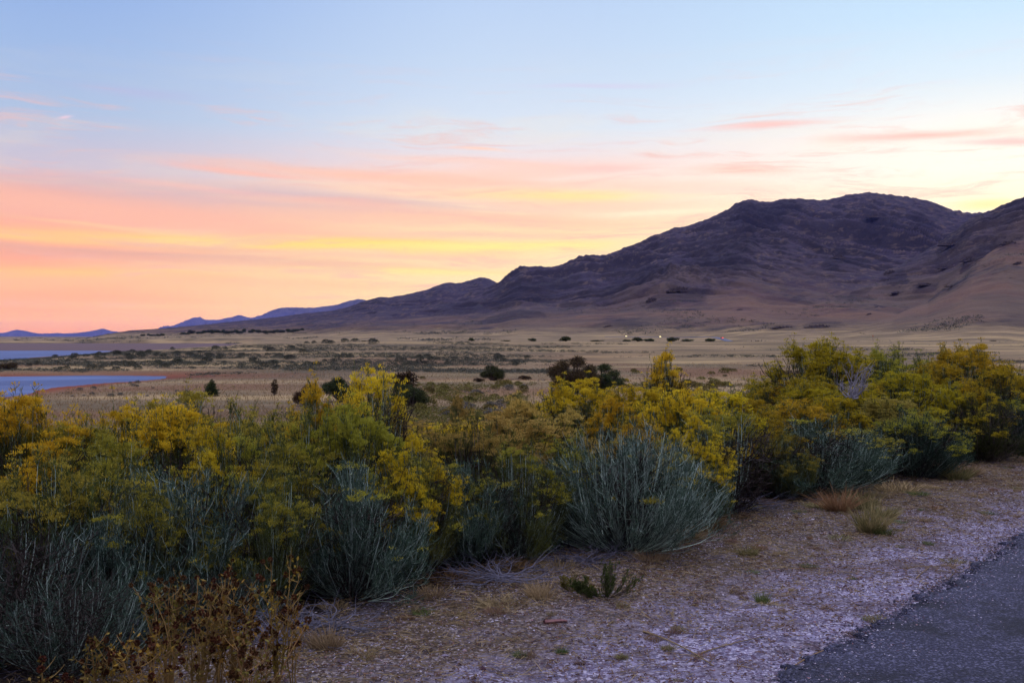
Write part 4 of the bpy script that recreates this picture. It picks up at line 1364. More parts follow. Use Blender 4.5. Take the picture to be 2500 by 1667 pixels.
def rock_mesh(seed, n=48):
    """a jagged outcrop: an irregular dome of fractured faces, unit width"""
    u = np.linspace(-1, 1, n)
    U, V_ = np.meshgrid(u, u)
    r = np.sqrt(U ** 2 + V_ ** 2)
    h = np.clip(1 - r ** 1.6 * (1 + 0.5 * fbm(U * 2 + seed, V_ * 2, 2)), -0.2, 1)
    z = np.clip(h, 0, 1) ** 0.6 * (0.25 + 2.3 * np.abs(fbm(U * 3.9 + seed * 3, V_ * 2.6, 4, 0.75))) - 0.52
    X = U * 0.5 + 0.05 * fbm(U * 5, V_ * 5 + seed, 2)
    Y = V_ * 0.5 + 0.05 * fbm(U * 5 + 9, V_ * 5 + seed, 2)
    Vv = np.stack([X, Y, z], -1).reshape(-1, 3)
    i = np.arange((n - 1) * n).reshape(n - 1, n)[:, :-1].ravel()
    return mesh_obj('rock_outcrop', Vv, np.stack([i, i + 1, i + n + 1, i + n], 1), ROCK, link=False).data


RM = [rock_mesh(s_) for s_ in (1.3, 4.1, 7.7)]
OUT = [(2318, 560, 44, 12, 'blackish rock outcrop highest on the near right shoulder'), (2228, 598, 46, 14, 'long dark outcrop on the near right spur'), (2190, 562, 70, 14, 'broad dark outcrop just below the notch of the near ridge'),
       (2340, 606, 26, 8, 'small outcrop at the right edge below the shoulder'), (2170, 618, 34, 10, 'outcrop below the long dark one on the right spur'), (2045, 628, 30, 16, 'outcrop standing on the crest of the right spur'),
       (2035, 645, 40, 8, 'flat outcrop just under the crest one of the right spur'), (2130, 655, 44, 7, 'string of dark rocks across the right slope'), (2190, 658, 40, 6, 'low rocks right of the string across the slope'),
       (1925, 592, 50, 12, 'bluish outcrop on the flank above the gully'), (2010, 500, 50, 12, 'dark crag below the rounded summit'), (2060, 672, 36, 6, 'low rocks under the string across the slope'),
       (1800, 752, 60, 6, 'dark bushy ledge low on the right slope'), (1885, 750, 80, 9, 'longest dark ledge low on the right slope'), (1560, 668, 60, 18, 'craggy rock knob alone in the middle of the lower slope'),
       (1498, 690, 30, 14, 'small crag left of the middle rock knob'), (1400, 750, 30, 6, 'reddish bank low on the slope left of the knob'),
       (1998, 722, 16, 5, 'single dark rock halfway down the right slope'), (1700, 712, 20, 4, 'tiny rock on the foot of the right spur')]
for i, (x, yb, wd, hh, lab) in enumerate(OUT):
    X, Y, Z = ground_hit(x * K, yb * K)
    o = bpy.data.objects.new('rock_outcrop', RM[i % 3])
    col.objects.link(o)
    W = wd * K / F * Y
    o.location = (X, Y, Z)
    o.rotation_euler = (0, 0, g_.uniform(-0.5, 0.5))
    o.scale = (W, W * 0.5, hh * K / F * Y * 0.5)
    tag(o, lab, 'rock', 'rock outcrops on the slopes')


# ------------------------------------------------------------------ far road, cars and marker post
def far_mat(name, c, rough=0.6, em=None, es=0):
    m, t = new_mat(name)
    b = finish(t, c3(*c), rough, 0.3)
    if em:
        b.inputs['Emission Color'].default_value = c3(*em)
        b.inputs['Emission Strength'].default_value = es
    return m


roadpx = [(1480, 822.0), (1527, 822.5), (1570, 823.0), (1611, 824.0), (1650, 823.5), (1700, 822.5), (1735, 823.0), (1756, 826), (1772, 830), (1782, 834)]
hits = [ground_hit(a, b, 860, 2500) for a, b in roadpx]
HR = np.array(hits)
tt = np.linspace(0, len(HR) - 1, 220)
cx = np.interp(tt, range(len(HR)), HR[:, 0])
cy = np.interp(tt, range(len(HR)), HR[:, 1])
for _ in range(60):
    cx[1:-1] = (cx[:-2] + cx[2:] + cx[1:-1]) / 3
    cy[1:-1] = (cy[:-2] + cy[2:] + cy[1:-1]) / 3
tx, ty = np.gradient(cx), np.gradient(cy)
ln = np.hypot(tx, ty)
nx_, ny_ = -ty / ln, tx / ln
offs = np.array([-4.0, -3.5, -1.5, 0, 1.5, 3.5, 4.0])
RX = cx[None] + nx_[None] * offs[:, None]
RY = cy[None] + ny_[None] * offs[:, None]
zc = np.maximum(gz(cx, cy), hz(cx, cy))
for _ in range(20):
    zc[1:-1] = (zc[:-2] + zc[2:] + zc[1:-1]) / 3
RZ = np.repeat(zc[None] + 0.4, 7, 0)
RZ[0] -= 2.2
RZ[-1] -= 2.2
FRD = far_mat('far_asphalt', (0.095, 0.105, 0.15), 0.8)
tag(grid_obj('far_road', RX, RY, RZ, FRD), kind='structure')

CARP = far_mat('car_paint', (0.10, 0.10, 0.12), 0.35)
CARR = far_mat('car_paint_red', (0.30, 0.03, 0.03), 0.35)
TYRE = far_mat('tyre_rubber', (0.02, 0.02, 0.02), 0.9)
GLAS = far_mat('car_glass', (0.03, 0.035, 0.045), 0.12)
HEAD = far_mat('headlight_glow', (0.9, 0.85, 0.6), 0.4, (1.0, 0.84, 0.36), 6)
TAIL = far_mat('taillight_glow', (0.6, 0.02, 0.02), 0.4, (1.0, 0.06, 0.03), 7)


def prism(prof, w0, w1, mat, name, parent):
    """side profile (y,z) given a width, tapering slightly to the roof"""
    n = len(prof)
    V = []
    zmx = max(p[1] for p in prof)
    zmn = min(p[1] for p in prof)
    for sx in (-1, 1):
        for (yy_, zz) in prof:
            wv2 = w0 + (w1 - w0) * (zz - zmn) / (zmx - zmn)
            V.append((sx * wv2 / 2, yy_, zz))
    me = bpy.data.meshes.new(name)
    fs = [tuple(range(n))[::-1], tuple(range(n, 2 * n))]
    fs += [(i, (i + 1) % n, n + (i + 1) % n, n + i) for i in range(n)]
    me.from_pydata(V, [], fs)
    me.materials.append(mat)
    o = bpy.data.objects.new(name, me)
    col.objects.link(o)
    o.parent = parent
    return o


def disc(r, wd, mat, name, parent, loc, axis='x', n=18):
    a = np.arange(n) * 2 * math.pi / n
    V = []
    for q, rr_ in ((-wd / 2, r * 0.9), (-wd / 2 + wd * 0.15, r), (wd / 2 - wd * 0.15, r), (wd / 2, r * 0.9)):
        for t_ in a:
            V.append((q, rr_ * math.cos(t_), rr_ * math.sin(t_)) if axis == 'x' else (rr_ * math.cos(t_), q, rr_ * math.sin(t_)))
    fs = [tuple(range(n)), tuple(range(3 * n, 4 * n))[::-1]]
    for k_ in range(3):
        fs += [(k_ * n + i, k_ * n + (i + 1) % n, (k_ + 1) * n + (i + 1) % n, (k_ + 1) * n + i) for i in range(n)]
    me = bpy.data.meshes.new(name)
    me.from_pydata(V, [], fs)
    me.materials.append(mat)
    o = bpy.data.objects.new(name, me)
    col.objects.link(o)
    o.parent = parent
    o.location = loc
    return o


def car(px, paint, label, face, lamps):
    """a car on the far road; its front looks along -y when face is 0"""
    i = int(np.argmin(np.abs((1250 + cx / cy * F) - px)))
    root = empty('car', (cx[i], cy[i], float(RZ[3, i]) + 0.01), face)
    tag(root, label, 'car', 'cars on the far road')
    prism([(-2.25, .35), (-2.3, .7), (-1.35, .95), (-.3, 1.0), (1.6, 1.02), (2.2, .95), (2.25, .4), (2.0, .28), (-2.0, .28)], 1.82, 1.7, paint, 'body', root)
    prism([(-1.15, .96), (-.35, 1.5), (1.1, 1.52), (1.75, 1.0)], 1.62, 1.25, GLAS, 'windows', root)
    prism([(-.30, 1.50), (-.2, 1.56), (.95, 1.57), (1.05, 1.52)], 1.3, 1.2, paint, 'roof', root)
    for sx in (-.8, .8):
        for sy in (-1.4, 1.4):
            disc(.33, .22, TYRE, 'wheel', root, (sx, sy, .33))
    for sx in (-.62, .62):
        if lamps == 'head':
            disc(.34, .16, HEAD, 'headlight', root, (sx, -2.3, .72), 'y')
        else:
            disc(.22, .10, TAIL, 'taillight', root, (sx, -2.32, .78), 'y')


car(1527, CARP, 'car with glowing headlights on the far road, the left of the two', 0.12, 'head')
car(1611, CARP, 'car with glowing headlights on the far road, the right of the two', 0.12, 'head')
car(1762, CARR, 'red car showing tail lights at the bend of the far road', 0.2, 'tail')

X, Y, Z = ground_hit(2131, 829)
root = empty('marker_post', (X, Y, Z))
sH = 10.5 / F * Y
tag(root, 'thin orange marker post alone on the plain at the foot of the right slope', 'post')
POSTM = far_mat('orange_paint', (0.42, 0.13, 0.04))
prism([(-.04, -.1), (-.04, sH), (.04, sH), (.04, -.1)], sH * .06, sH * .06, far_mat('post_wood', (0.16, 0.10, 0.06)), 'post', root)
prism([(-.08, sH * .66), (-.08, sH), (-.05, sH), (-.05, sH * .66)], sH * .22, sH * .22, POSTM, 'panel', root)
# ------------------------------------------------------------------ russet dried weeds at the lower left
def weed(seed, X, Y, H, R, label, mats, nst=16, heads=34):
    rng = np.random.RandomState(seed)
    st, lf, hd, pt = Geo(), Geo(), Geo(), Geo()
    tip = np.stack([rng.normal(size=nst) * R * 0.5, rng.normal(size=nst) * R * 0.5, H * rng.uniform(0.72, 1.0, nst)], 1)
    b0 = np.concatenate([tip[:, :2] * 0.1, np.full((nst, 1), -0.02)], 1)
    P = bez(b0, np.concatenate([tip[:, :2] * 0.35, tip[:, 2:] * 0.55], 1), tip, 9)
    P[:, 1:] += np.cumsum(rng.normal(size=(nst, 8, 3)) * 0.006, 1)
    st.tube(P, np.full((nst, 1), 0.0036) * np.linspace(1.2, 0.5, 9)[None], 4)
    n2 = nst * 9
    ids = rng.randint(0, nst, n2)
    f = rng.uniform(0.25, 0.98, n2) * 8
    i = np.minimum(f.astype(int), 7)
    p = P[ids, i] + (P[ids, i + 1] - P[ids, i]) * (f - i)[:, None]
    d = unit(rng.normal(size=(n2, 3)) * np.array([1, 1, 0.3]) + np.array([0, 0, 0.75]))
    L = rng.uniform(0.04, 0.15, n2) * (1.2 - f / 12)
    e = p + d * L[:, None] + np.array([0, 0, .35]) * L[:, None]
    P2 = bez(p, p + d * L[:, None] * 0.6, e, 5)
    st.tube(P2, np.full((n2, 1), 0.0018) * np.linspace(1.1, 0.6, 5)[None], 3)
    # curled, ragged leaves
    q = n2 * 4
    j = rng.randint(0, n2, q)
    k_ = rng.randint(0, 5, q)
    b = P2[j, k_] + rng.normal(size=(q, 3)) * 0.006
    lf.leaf(b, rng.normal(size=(q, 3)) + np.array([0, 0, 0.5]), rng.uniform(0.012, 0.034, q), rng.uniform(0.006, 0.016, q), rng)
    # spherical burr heads at twig ends: bristling bracts round a core
    ends = np.concatenate([P[:, -1], P2[rng.choice(n2, min(heads, n2), replace=False), -1]])
    for c in ends:
        r = rng.uniform(0.007, 0.013)
        m = 46
        dd = unit(rng.normal(size=(m, 3)))
        hd.leaf(c + dd * r * 0.35, dd, np.full(m, r * 1.25), np.full(m, r * 0.85), rng)
    root = empty('dried_weed', (X, Y, float(gz(X, Y))))
    tag(root, label, 'plant', 'russet dried weeds at the lower left')
    st.obj('stems', mats[0], root)
    lf.obj('leaves', mats[1], root)
    hd.obj('seed_heads', mats[2], root)


M_WST = leafy('weed_stem', (0.10, 0.062, 0.020), (0.40, 0.26, 0.085), 9, 0.0)
M_WOL = leafy('weed_olive', (0.085, 0.070, 0.014), (0.26, 0.20, 0.040), 9, 0.3)
W1 = (M_WST, M_RUSS, M_HEAD)
W2 = (M_WST, M_WOL, M_HEAD)


def XY(dxp, Y):
    return (dxp * K - 1250) / F * Y


def zrow(row, Y):
    return EYE + (HZ - row * K) / F * Y


WEEDS = [(385, 4.75, 1330, 0.20, 'russet weed with many dark burrs, left of the tallest ones', W2, 22), (450, 4.45, 1335, 0.20, 'olive and orange weed in front of the pale stemmed bush', W2, 20),
         (500, 4.9, 1292, 0.14, 'thin pinkish brown weed standing tallest in the middle of the clump', W1, 9), (545, 4.55, 1345, 0.20, 'bushy rust coloured weed with dark round burrs', W1, 22),
         (636, 4.75, 1282, 0.10, 'narrow upright rust weed at the right side of the clump', W1, 12), (672, 4.7, 1350, 0.08, 'slender dry stalk weed at the far right of the clump', W1, 5),
         (590, 4.3, 1420, 0.18, 'low olive weed below the narrow upright one', W2, 14), (345, 4.35, 1440, 0.16, 'low ochre weed at the bottom of the clump', W1, 14),
         (215, 4.3, 1462, 0.09, 'small separate mustard green weed in the dark left of the clump', W2, 9), (255, 4.35, 1480, 0.06, 'small separate orange brown weed beside the mustard green one', W1, 5),
         (118, 4.2, 1535, 0.05, 'tiny yellow green weed at the bottom left corner', W2, 4)]
for i, (dxp, Y, top, R, lab, mm, n_) in enumerate(WEEDS):
    weed(100 + i, XY(dxp, Y), Y, max(0.12, zrow(top, Y)), R, lab, mm, max(3, int(n_ * 0.6)), int(n_ * 1.6))


# ------------------------------------------------------------------ dead branches
def twigs(name, seed, center, R, H, n, label, flat=0.3, r0=0.004, curl=1.0, mat=None, group=None):
    """a tangle of curved grey branches, each forking"""
    rng = np.random.RandomState(seed)
    g = Geo()
    a = rng.uniform(0, 6.28, n)
    tip = np.stack([R * np.cos(a) * rng.uniform(.4, 1, n), R * np.sin(a) * rng.uniform(.4, 1, n) * 0.7, H * rng.uniform(flat, 1, n)], 1)
    b0 = rng.normal(size=(n, 3)) * np.array([0.04, 0.04, 0.0]) + np.array([0, 0, 0.01])
    c = tip * 0.5 + rng.normal(size=(n, 3)) * np.array([R, R, H]) * 0.25 * curl
    c[:, 2] = np.abs(c[:, 2])
    P = bez(b0, c, tip, 10)
    P += np.cumsum(rng.normal(size=P.shape) * 0.004, 1)
    P[..., 2] = np.maximum(P[..., 2], 0.006)
    g.tube(P, np.full((n, 1), r0) * rng.uniform(0.6, 1.3, (n, 1)) * np.linspace(1.3, 0.35, 10)[None], 4)
    m = n * 4
    ids = rng.randint(0, n, m)
    i = rng.randint(3, 10, m)
    p = P[ids, i]
    d = unit((P[ids, i] - P[ids, i - 1]) * 30 + rng.normal(size=(m, 3)) * 0.4)
    L = R * rng.uniform(0.15, 0.45, m)
    e = p + d * L[:, None] + rng.normal(size=(m, 3)) * 0.02
    P2 = bez(p, p + d * L[:, None] * .5 + rng.normal(size=(m, 3)) * 0.02, e, 6)
    P2[..., 2] = np.maximum(P2[..., 2], 0.005)
    g.tube(P2, np.full((m, 1), r0 * 0.5) * np.linspace(1.1, 0.4, 6)[None], 3)
    o = g.obj(name, mat or M_TWIG)
    o.location = center
    return tag(o, label, 'branches', group)


def gxy(dxp, row, lift=0.0):
    """a point of the shoulder under a photograph pixel"""
    X, Y, Z = ground_hit(dxp * K, row * K, 2.5, 60)
    return (X, Y, Z + lift)


Y = 14.0
twigs('dead_branches', 1, (XY(1962, 12.3), 12.3, zrow(915, 12.3)), 0.26, 0.40, 34, 'silvery tangle of dead curled branches among the amber rabbitbrush', 0.4, 0.0045, 1.6, M_DEAD)
GRPD = 'fallen dead branches under the brush'
for sd, dxp, row, R, H, n_, lab in [(2, 1340, 1292, 0.55, 0.10, 40, 'bluish fallen twigs lying left of the foot of the silver dome'), (3, 1150, 1330, 0.55, 0.12, 40, 'dark thin fallen twigs in the shade left of centre'),
                                    (4, 1690, 1175, 0.60, 0.14, 46, 'fallen pale twigs in the black hollow behind the orange grass'), (5, 1560, 1240, 0.22, 0.09, 14, 'small bleached twigs right of the foot of the silver dome'),
                                    (6, 760, 1440, 0.45, 0.10, 34, 'pale fallen stems right of the russet weeds'), (7, 90, 1500, 0.55, 0.22, 46, 'grey dead twigs in the dark bottom left corner'),
                                    (8, 300, 1470, 0.5, 0.25, 40, 'crooked dead twigs behind the russet weeds'), (9, 1920, 1130, 0.4, 0.08, 26, 'fallen twigs under the wide grey green bush'), (10, 640, 1480, 0.4, 0.25, 26, 'blue grey dry stems beside the slender stalk weed')]:
    twigs('fallen_branches', sd, gxy(dxp, row), R, H, n_, lab, 0.1, 0.0036, 1.2, None, GRPD)


# ------------------------------------------------------------------ grass tufts
def tuft_geo(seed, n, h, r, wd=0.0035, lean=0.5):
    rng = np.random.RandomState(seed)
    g = Geo()
    a = rng.uniform(0, 6.28, n)
    q = np.sqrt(rng.uniform(0, 1, n)) * r
    b = np.stack([q * np.cos(a), q * np.sin(a), np.full(n, -0.01)], 1)
    L = h * rng.uniform(0.18, 1.05, n) * (0.65 + 0.5 * np.clip(fbm(b[:, 0] * 3 + seed, b[:, 1] * 3, 2) + 0.5, 0, 1))
    lean = lean * rng.uniform(0.2, 2.2)
    dirv_ = np.stack([np.cos(a), np.sin(a), np.zeros(n)], 1) * (rng.uniform(0.1, lean + 0.3, n) * (0.4 + 0.6 * q / r))[:, None] + rng.normal(size=(n, 3)) * 0.30 + np.array([0.18, 0.05, 0])
    dirv_[:, 2] = 1
    e = b + unit(dirv_) * L[:, None]
    mid = b + (e - b) * 0.5 + np.array([0, 0, 1]) * (L * 0.12)[:, None]
    g.ribbon(bez(b, mid, e, 5), np.full((n, 1), wd) * rng.uniform(0.6, 1.3, (n, 1)) * np.array([1, 1, 0.85, 0.55, 0.15])[None], rng)
    return g


TG = [tuft_geo(200, 420, 1.0, 0.34, 0.022, 0.6), tuft_geo(201, 300, 1.0, 0.5, 0.024, 0.9), tuft_geo(202, 240, 1.0, 0.8, 0.03, 1.4)]
TM = [g.obj('grass_tuft', M_STRAW, link=False).data for g in TG]
M_ORA = leafy('orange_blade', (0.14, 0.075, 0.035), (0.34, 0.21, 0.10), 6, 0.25)
M_BRN = leafy('brown_mat', (0.10, 0.055, 0.035), (0.24, 0.15, 0.095), 12, 0.1)
M_MIX = leafy('green_straw_blade', (0.075, 0.090, 0.025), (0.36, 0.29, 0.13), 14, 0.25)


LMG = [(0.8, 5.2, 'the tall straw clump'), (0.2, 5.9, 'the fallen straw'), (0.6, 5.2, 'the bottom centre tufts'), (1.4, 5.6, 'the brown seed mats'), (0.5, 6.9, 'the juniper seedling'), (2.2, 6.4, 'the dark green tuft'), (0.9, 7.7, 'the silver dome'),
       (2.6, 7.6, 'the long thin stem'), (2.2, 9.2, 'the low green tuft'), (3.2, 9.0, 'the tallest bunch grass'), (4.0, 8.3, 'the road edge mat'), (3.8, 10.4, 'the orange bunch grass'), (5.4, 10.5, 'the far gravel weed'),
       (5.6, 12.5, 'the isolated straw bunch'), (7.5, 14.5, 'the far end of the shoulder'), (-0.9, 5.9, 'the russet weeds'), (-0.2, 6.9, 'the wide straw fringe')]


def near_g(X, Y):
    return min(LMG, key=lambda q: (q[0] - X) ** 2 + (q[1] - Y) ** 2)[2]


MW = {}


def tuft(k_, X, Y, Z, H, W, mat, label, group):
    o = bpy.data.objects.new('grass_tuft', TM[k_])
    col.objects.link(o)
    o.location = (X, Y, Z)
    o.rotation_euler = (0, 0, rngp.uniform(0, 6.28))
    base_w = (0.9, 1.6, 2.6)[k_]
    o.scale = (W / base_w, W / base_w, H)
    o.material_slots[0].link = 'OBJECT'
    o.material_slots[0].material = mat
    return tag(o, label, 'grass', group)


TUFTS = [(0, 1925, 1172, 62, 70, M_ORA, 'orange dry bunch grass nearest the black hollow'), (0, 1975, 1168, 56, 60, M_MIX, 'straw and green bunch grass right of the orange one'),
         (0, 2000, 1222, 88, 70, M_MIX, 'tallest green and straw bunch grass standing out on the gravel'), (1, 2030, 1228, 26, 60, M_GREEN, 'low bright green grass at the foot of the tallest bunch'),
         (0, 2030, 1186, 34, 50, M_MIX, 'olive bunch grass right of and behind the tallest bunch'), (0, 2200, 1102, 44, 48, M_MIX, 'isolated straw bunch grass near the far end of the shoulder'),
         (0, 2225, 1092, 34, 50, M_STRAW, 'pale straw wisps right behind the isolated bunch grass'), (1, 2150, 1082, 26, 90, M_STRAW, 'pale straw grass fringe below the dark teal bush'),
         (1, 1716, 1274, 26, 72, M_MIX, 'low green tuft right of the silver dome foot'), (1, 1752, 1383, 32, 50, M_GREEN, 'dark green tuft in the middle of the gravel'),
         (2, 1775, 1390, 9, 80, M_STRAW, 'flattened straw beside the dark green tuft'), (2, 1710, 1375, 12, 46, M_BRN, 'brown seed mat left of the dark green tuft'),
         (2, 1860, 1302, 10, 66, M_GREEN, 'thin green patch in the pale gravel'), (2, 2190, 1292, 13, 80, M_MIX, 'russet and green mat close to the road edge'),
         (2, 2180, 1302, 8, 60, M_STRAW, 'flat straw beside the road edge mat'), (1, 1240, 1372, 50, 90, M_STRAW, 'pale yellow bunch grass left of the small green juniper'),
         (1, 1150, 1392, 22, 150, M_STRAW, 'wide straw fringe at the edge of the dark hollow'), (1, 750, 1488, 60, 110, M_STRAW, 'tall straw clump right of the russet weeds'),
         (2, 830, 1500, 14, 110, M_STRAW, 'fallen straw beside the tall straw clump'), (2, 1545, 1455, 16, 66, M_BRN, 'dark brown seed mat on the lower gravel'),
         (2, 1500, 1470, 15, 60, M_ORA, 'orange straw sweep on the lower gravel'), (1, 1535, 1492, 16, 50, M_MIX, 'olive tuft at the end of the orange straw sweep'),
         (1, 1430, 1512, 14, 44, M_MIX, 'small olive tuft near the bottom centre'), (1, 1290, 1500, 18, 40, M_GREEN, 'small dark green tuft in the lower shade'),
         (1, 1195, 1508, 16, 44, M_GREEN, 'small dark tuft left of the lower green one'), (2, 1905, 1400, 8, 60, M_BRN, 'rusty mat right of the dark green tuft'),
         (2, 1960, 1460, 10, 74, M_BRN, 'rusty brown mat midway to the road'), (2, 2010, 1425, 15, 80, M_MIX, 'olive mat overlapping the road edge'),
         (1, 2110, 1138, 14, 60, M_GREEN, 'faint green tuft on the far gravel'), (2, 2060, 1200, 8, 60, M_GREEN, 'low green weed near the tallest bunch'),
         (2, 1610, 1375, 10, 40, M_BRN, 'small brown mat above the centre gravel'), (1, 1960, 1330, 7, 20, M_GREEN, 'tiny green sprig in the gravel'),
         (2, 2270, 1180, 8, 60, M_GREEN, 'flat green weed high on the right gravel'), (0, 1620, 1215, 40, 70, M_ORA, 'reddish dry grass at the mouth of the black hollow'),
         (0, 1580, 1240, 34, 60, M_STRAW, 'dry grass between the silver dome and the black hollow'), (1, 1500, 1262, 24, 80, M_ORA, 'ochre grass around the foot of the silver dome'),
         (2, 1930, 1238, 10, 90, M_MIX, 'grey green mat left of the tallest bunch'), (1, 2060, 1130, 34, 130, M_STRAW, 'bluish straw patch behind the tallest bunch')]
for i, (k_, x, yb, hh, wd, mt, lab) in enumerate(TUFTS):
    X, Y, Z = gxy(x, yb)
    tuft(k_, X, Y, Z, hh * K / F * Y, wd * K / F * Y, mt, lab, 'grass tufts on the gravel shoulder')
g_ = random.Random(77)
cnt = 0
while cnt < 120:
    l_ = g_.uniform(-1.0, 15)
    s_ = -g_.random() ** 1.3 * 2.6
    X = P0[0] + DD[0] * l_ + NN[0] * s_
    Y = P0[1] + DD[1] * l_ + NN[1] * s_
    if s_road(X, Y) < 0.12 or Y < 4:
        continue
    mt = g_.choice([M_BRN, M_BRN, M_MIX, M_STRAW, M_GREEN, M_ORA])
    W = g_.uniform(0.07, 0.24)
    tuft(2, X, Y, float(gz(X, Y)), g_.uniform(0.015, 0.05), W, mt, ('tiny ' if W < 0.13 else 'broad ') + {M_BRN: 'brown', M_MIX: 'olive', M_STRAW: 'straw', M_GREEN: 'green', M_ORA: 'orange'}[mt] + ' weed mat in the gravel near ' + near_g(X, Y), 'weed mats dotting the gravel')
    cnt += 1
# fringe of straw along the foot of the brush
for i in range(46):
    l_ = g_.uniform(-0.6, 16)
    s_ = g_.uniform(-0.35, 0.55)
    X = P0[0] + DD[0] * l_ + NN[0] * s_
    Y = P0[1] + DD[1] * l_ + NN[1] * s_
    mt = g_.choice([M_STRAW, M_STRAW, M_ORA, M_MIX])
    W = g_.uniform(0.25, 0.6)
    tuft(g_.choice([1, 2]), X, Y, float(gz(X, Y)), g_.uniform(0.04, 0.11), W, mt, ('small ' if W < 0.42 else 'wide ') + {M_MIX: 'olive', M_STRAW: 'straw', M_ORA: 'orange'}[mt] + ' grass at the brush foot near ' + near_g(X, Y), 'dry grass fringe at the foot of the brush')

# small green juniper like weed in the gravel
st, lf, fl, dt = brush_mesh(61, R=0.9, H=1.0, nst=70, lobes=9, leafn=26, flower=0, bare=0.12, stemr=0.006, leafw=0.016)
pj = make_proto('j', [('stems', st, M_STEMB), ('leaves', lf, M_GREEN)])
X, Y, Z = gxy(1392, 1372)
plant('juniper_seedling', pj, (X, Y, Z), 0.6, (0.24, 0.20, 0.24), 'small dark green juniper seedling with upright top on the edge of the gravel', 'plant')
X, Y, Z = gxy(1318, 1358)
plant('juniper_seedling', pj, (X, Y, Z), 2.6, (0.17, 0.13, 0.12), 'low ochre green sprawling seedling left of the upright one', 'plant', None, {'leaves': M_WOL})


# ------------------------------------------------------------------ straw stalks and a red stick on the gravel
def stalk(a, b, r, mat, name, label, cat, bow=0.03):
    A = np.array(gxy(*a, 0.006))
    B = np.array(gxy(*b, 0.006))
    C_ = (A + B) / 2 + np.array([0.02, bow, 0.012])
    P = bez(A[None], C_[None], B[None], 12)
    P[..., 2] = np.maximum(P[..., 2], gz(P[..., 0], P[..., 1]) + r)
    g = Geo()
    g.tube(P, np.full((1, 12), r) * np.linspace(1.2, 0.6, 12)[None], 5)
    return tag(g.obj(name, mat), label, cat, 'straws lying on the gravel' if cat == 'straw' else None)


stalk((1610, 1502), (1757, 1465), 0.0035, M_STRAW, 'straw_stalk', 'thick pale straw lying on the lower gravel', 'straw')
stalk((1820, 1308), (2060, 1309), 0.0022, M_ORA, 'straw_stalk', 'left half of the long thin stem lying across the gravel', 'straw')
stalk((2050, 1309), (2215, 1300), 0.0022, M_STRAW, 'straw_stalk', 'right half of the long thin stem reaching the road', 'straw')
stalk((1478, 1452), (1640, 1532), 0.005, M_STRAW, 'straw_stalk', 'curved straw ending below the brown seed mat', 'straw', 0.08)
stalk((1765, 1390), (1845, 1372), 0.003, M_STRAW, 'straw_stalk', 'short straw beside the dark green tuft', 'straw')
stalk((1820, 1535), (1895, 1495), 0.004, M_STRAW, 'straw_stalk', 'straw lying on the edge of the asphalt', 'straw')
stalk((2105, 1330), (2135, 1305), 0.004, M_STRAW, 'straw_stalk', 'short pale straw at the road edge mat', 'straw')
stalk((1395, 1438), (1412, 1428), 0.003, M_STRAW, 'straw_stalk', 'small straw below the juniper seedling', 'straw')
M_RED = leafy('reddish_stick', (0.20, 0.09, 0.10), (0.34, 0.18, 0.18), 20, 0)
stalk((1250, 1433), (1303, 1431), 0.012, M_RED, 'stick', 'short dusky red stick on the gravel below the straw bunch', 'stick')


# ------------------------------------------------------------------ gravel stones and litter, uncountable
def stones(name, n, lr, srange, size, mat, seed, flat=0.6):
    rng = np.random.RandomState(seed)
    l_ = rng.uniform(lr[0], lr[1], n)
    s_ = rng.uniform(srange[0], srange[1], n)
    X = P0[0] + DD[0] * l_ + NN[0] * s_
    Y = P0[1] + DD[1] * l_ + NN[1] * s_
    k = (s_road(X, Y) > 0.02)
    X, Y = X[k], Y[k]
    n = len(X)
    Z = gz(X, Y)
    # subdivided octahedron, roughened
    base = np.array([(1, 0, 0), (0, 1, 0), (-1, 0, 0), (0, -1, 0), (0, 0, 1), (0, 0, -1)], float)
    tri = np.array([(0, 1, 4), (1, 2, 4), (2, 3, 4), (3, 0, 4), (1, 0, 5), (2, 1, 5), (3, 2, 5), (0, 3, 5)])
    r = size[0] * (size[1] / size[0]) ** (rng.uniform(0, 1, n) ** 2.2)
    a = rng.uniform(0, 6.28, n)
    V = base[None] * rng.uniform(0.6, 1.25, (n, 6, 1)) + rng.normal(size=(n, 6, 3)) * 0.15
    V[..., 2] *= flat
    ca, sa_ = np.cos(a)[:, None], np.sin(a)[:, None]
    V = np.stack([V[..., 0] * ca - V[..., 1] * sa_, V[..., 0] * sa_ + V[..., 1] * ca, V[..., 2]], -1) * r[:, None, None]
    V += np.stack([X, Y, Z + r * 0.18], 1)[:, None]
    Q = (tri[None] + (np.arange(n) * 6)[:, None, None]).reshape(-1, 3)
    return tag(mesh_obj(name, V.reshape(-1, 3), Q, mat), None, None, None, 'stuff')


STONE, t = new_mat('pebble_stone')
gn = t.n('ShaderNodeNewGeometry')
ri = gn.outputs['Random Per Island']
finish(t, t.ramp(ri, [(0.0, c3(0.065, 0.03, 0.045)), (0.22, c3(0.11, 0.085, 0.115)), (0.45, c3(0.20, 0.17, 0.23)), (0.75, c3(0.32, 0.28, 0.36)), (0.93, c3(0.50, 0.48, 0.56)), (1.0, c3(0.26, 0.11, 0.10))]), 0.85, 0.25)
stones('gravel_stones', 60000, (-1.5, 7), (-4.2, 0.2), (0.0025, 0.010), STONE, 1)
stones('gravel_stones', 26000, (5, 20), (-4.2, 0.2), (0.004, 0.013), STONE, 2)
stones('gravel_stones', 500, (-1.5, 9), (-2.6, 0.5), (0.010, 0.022), STONE, 4)
rng = np.random.RandomState(9)


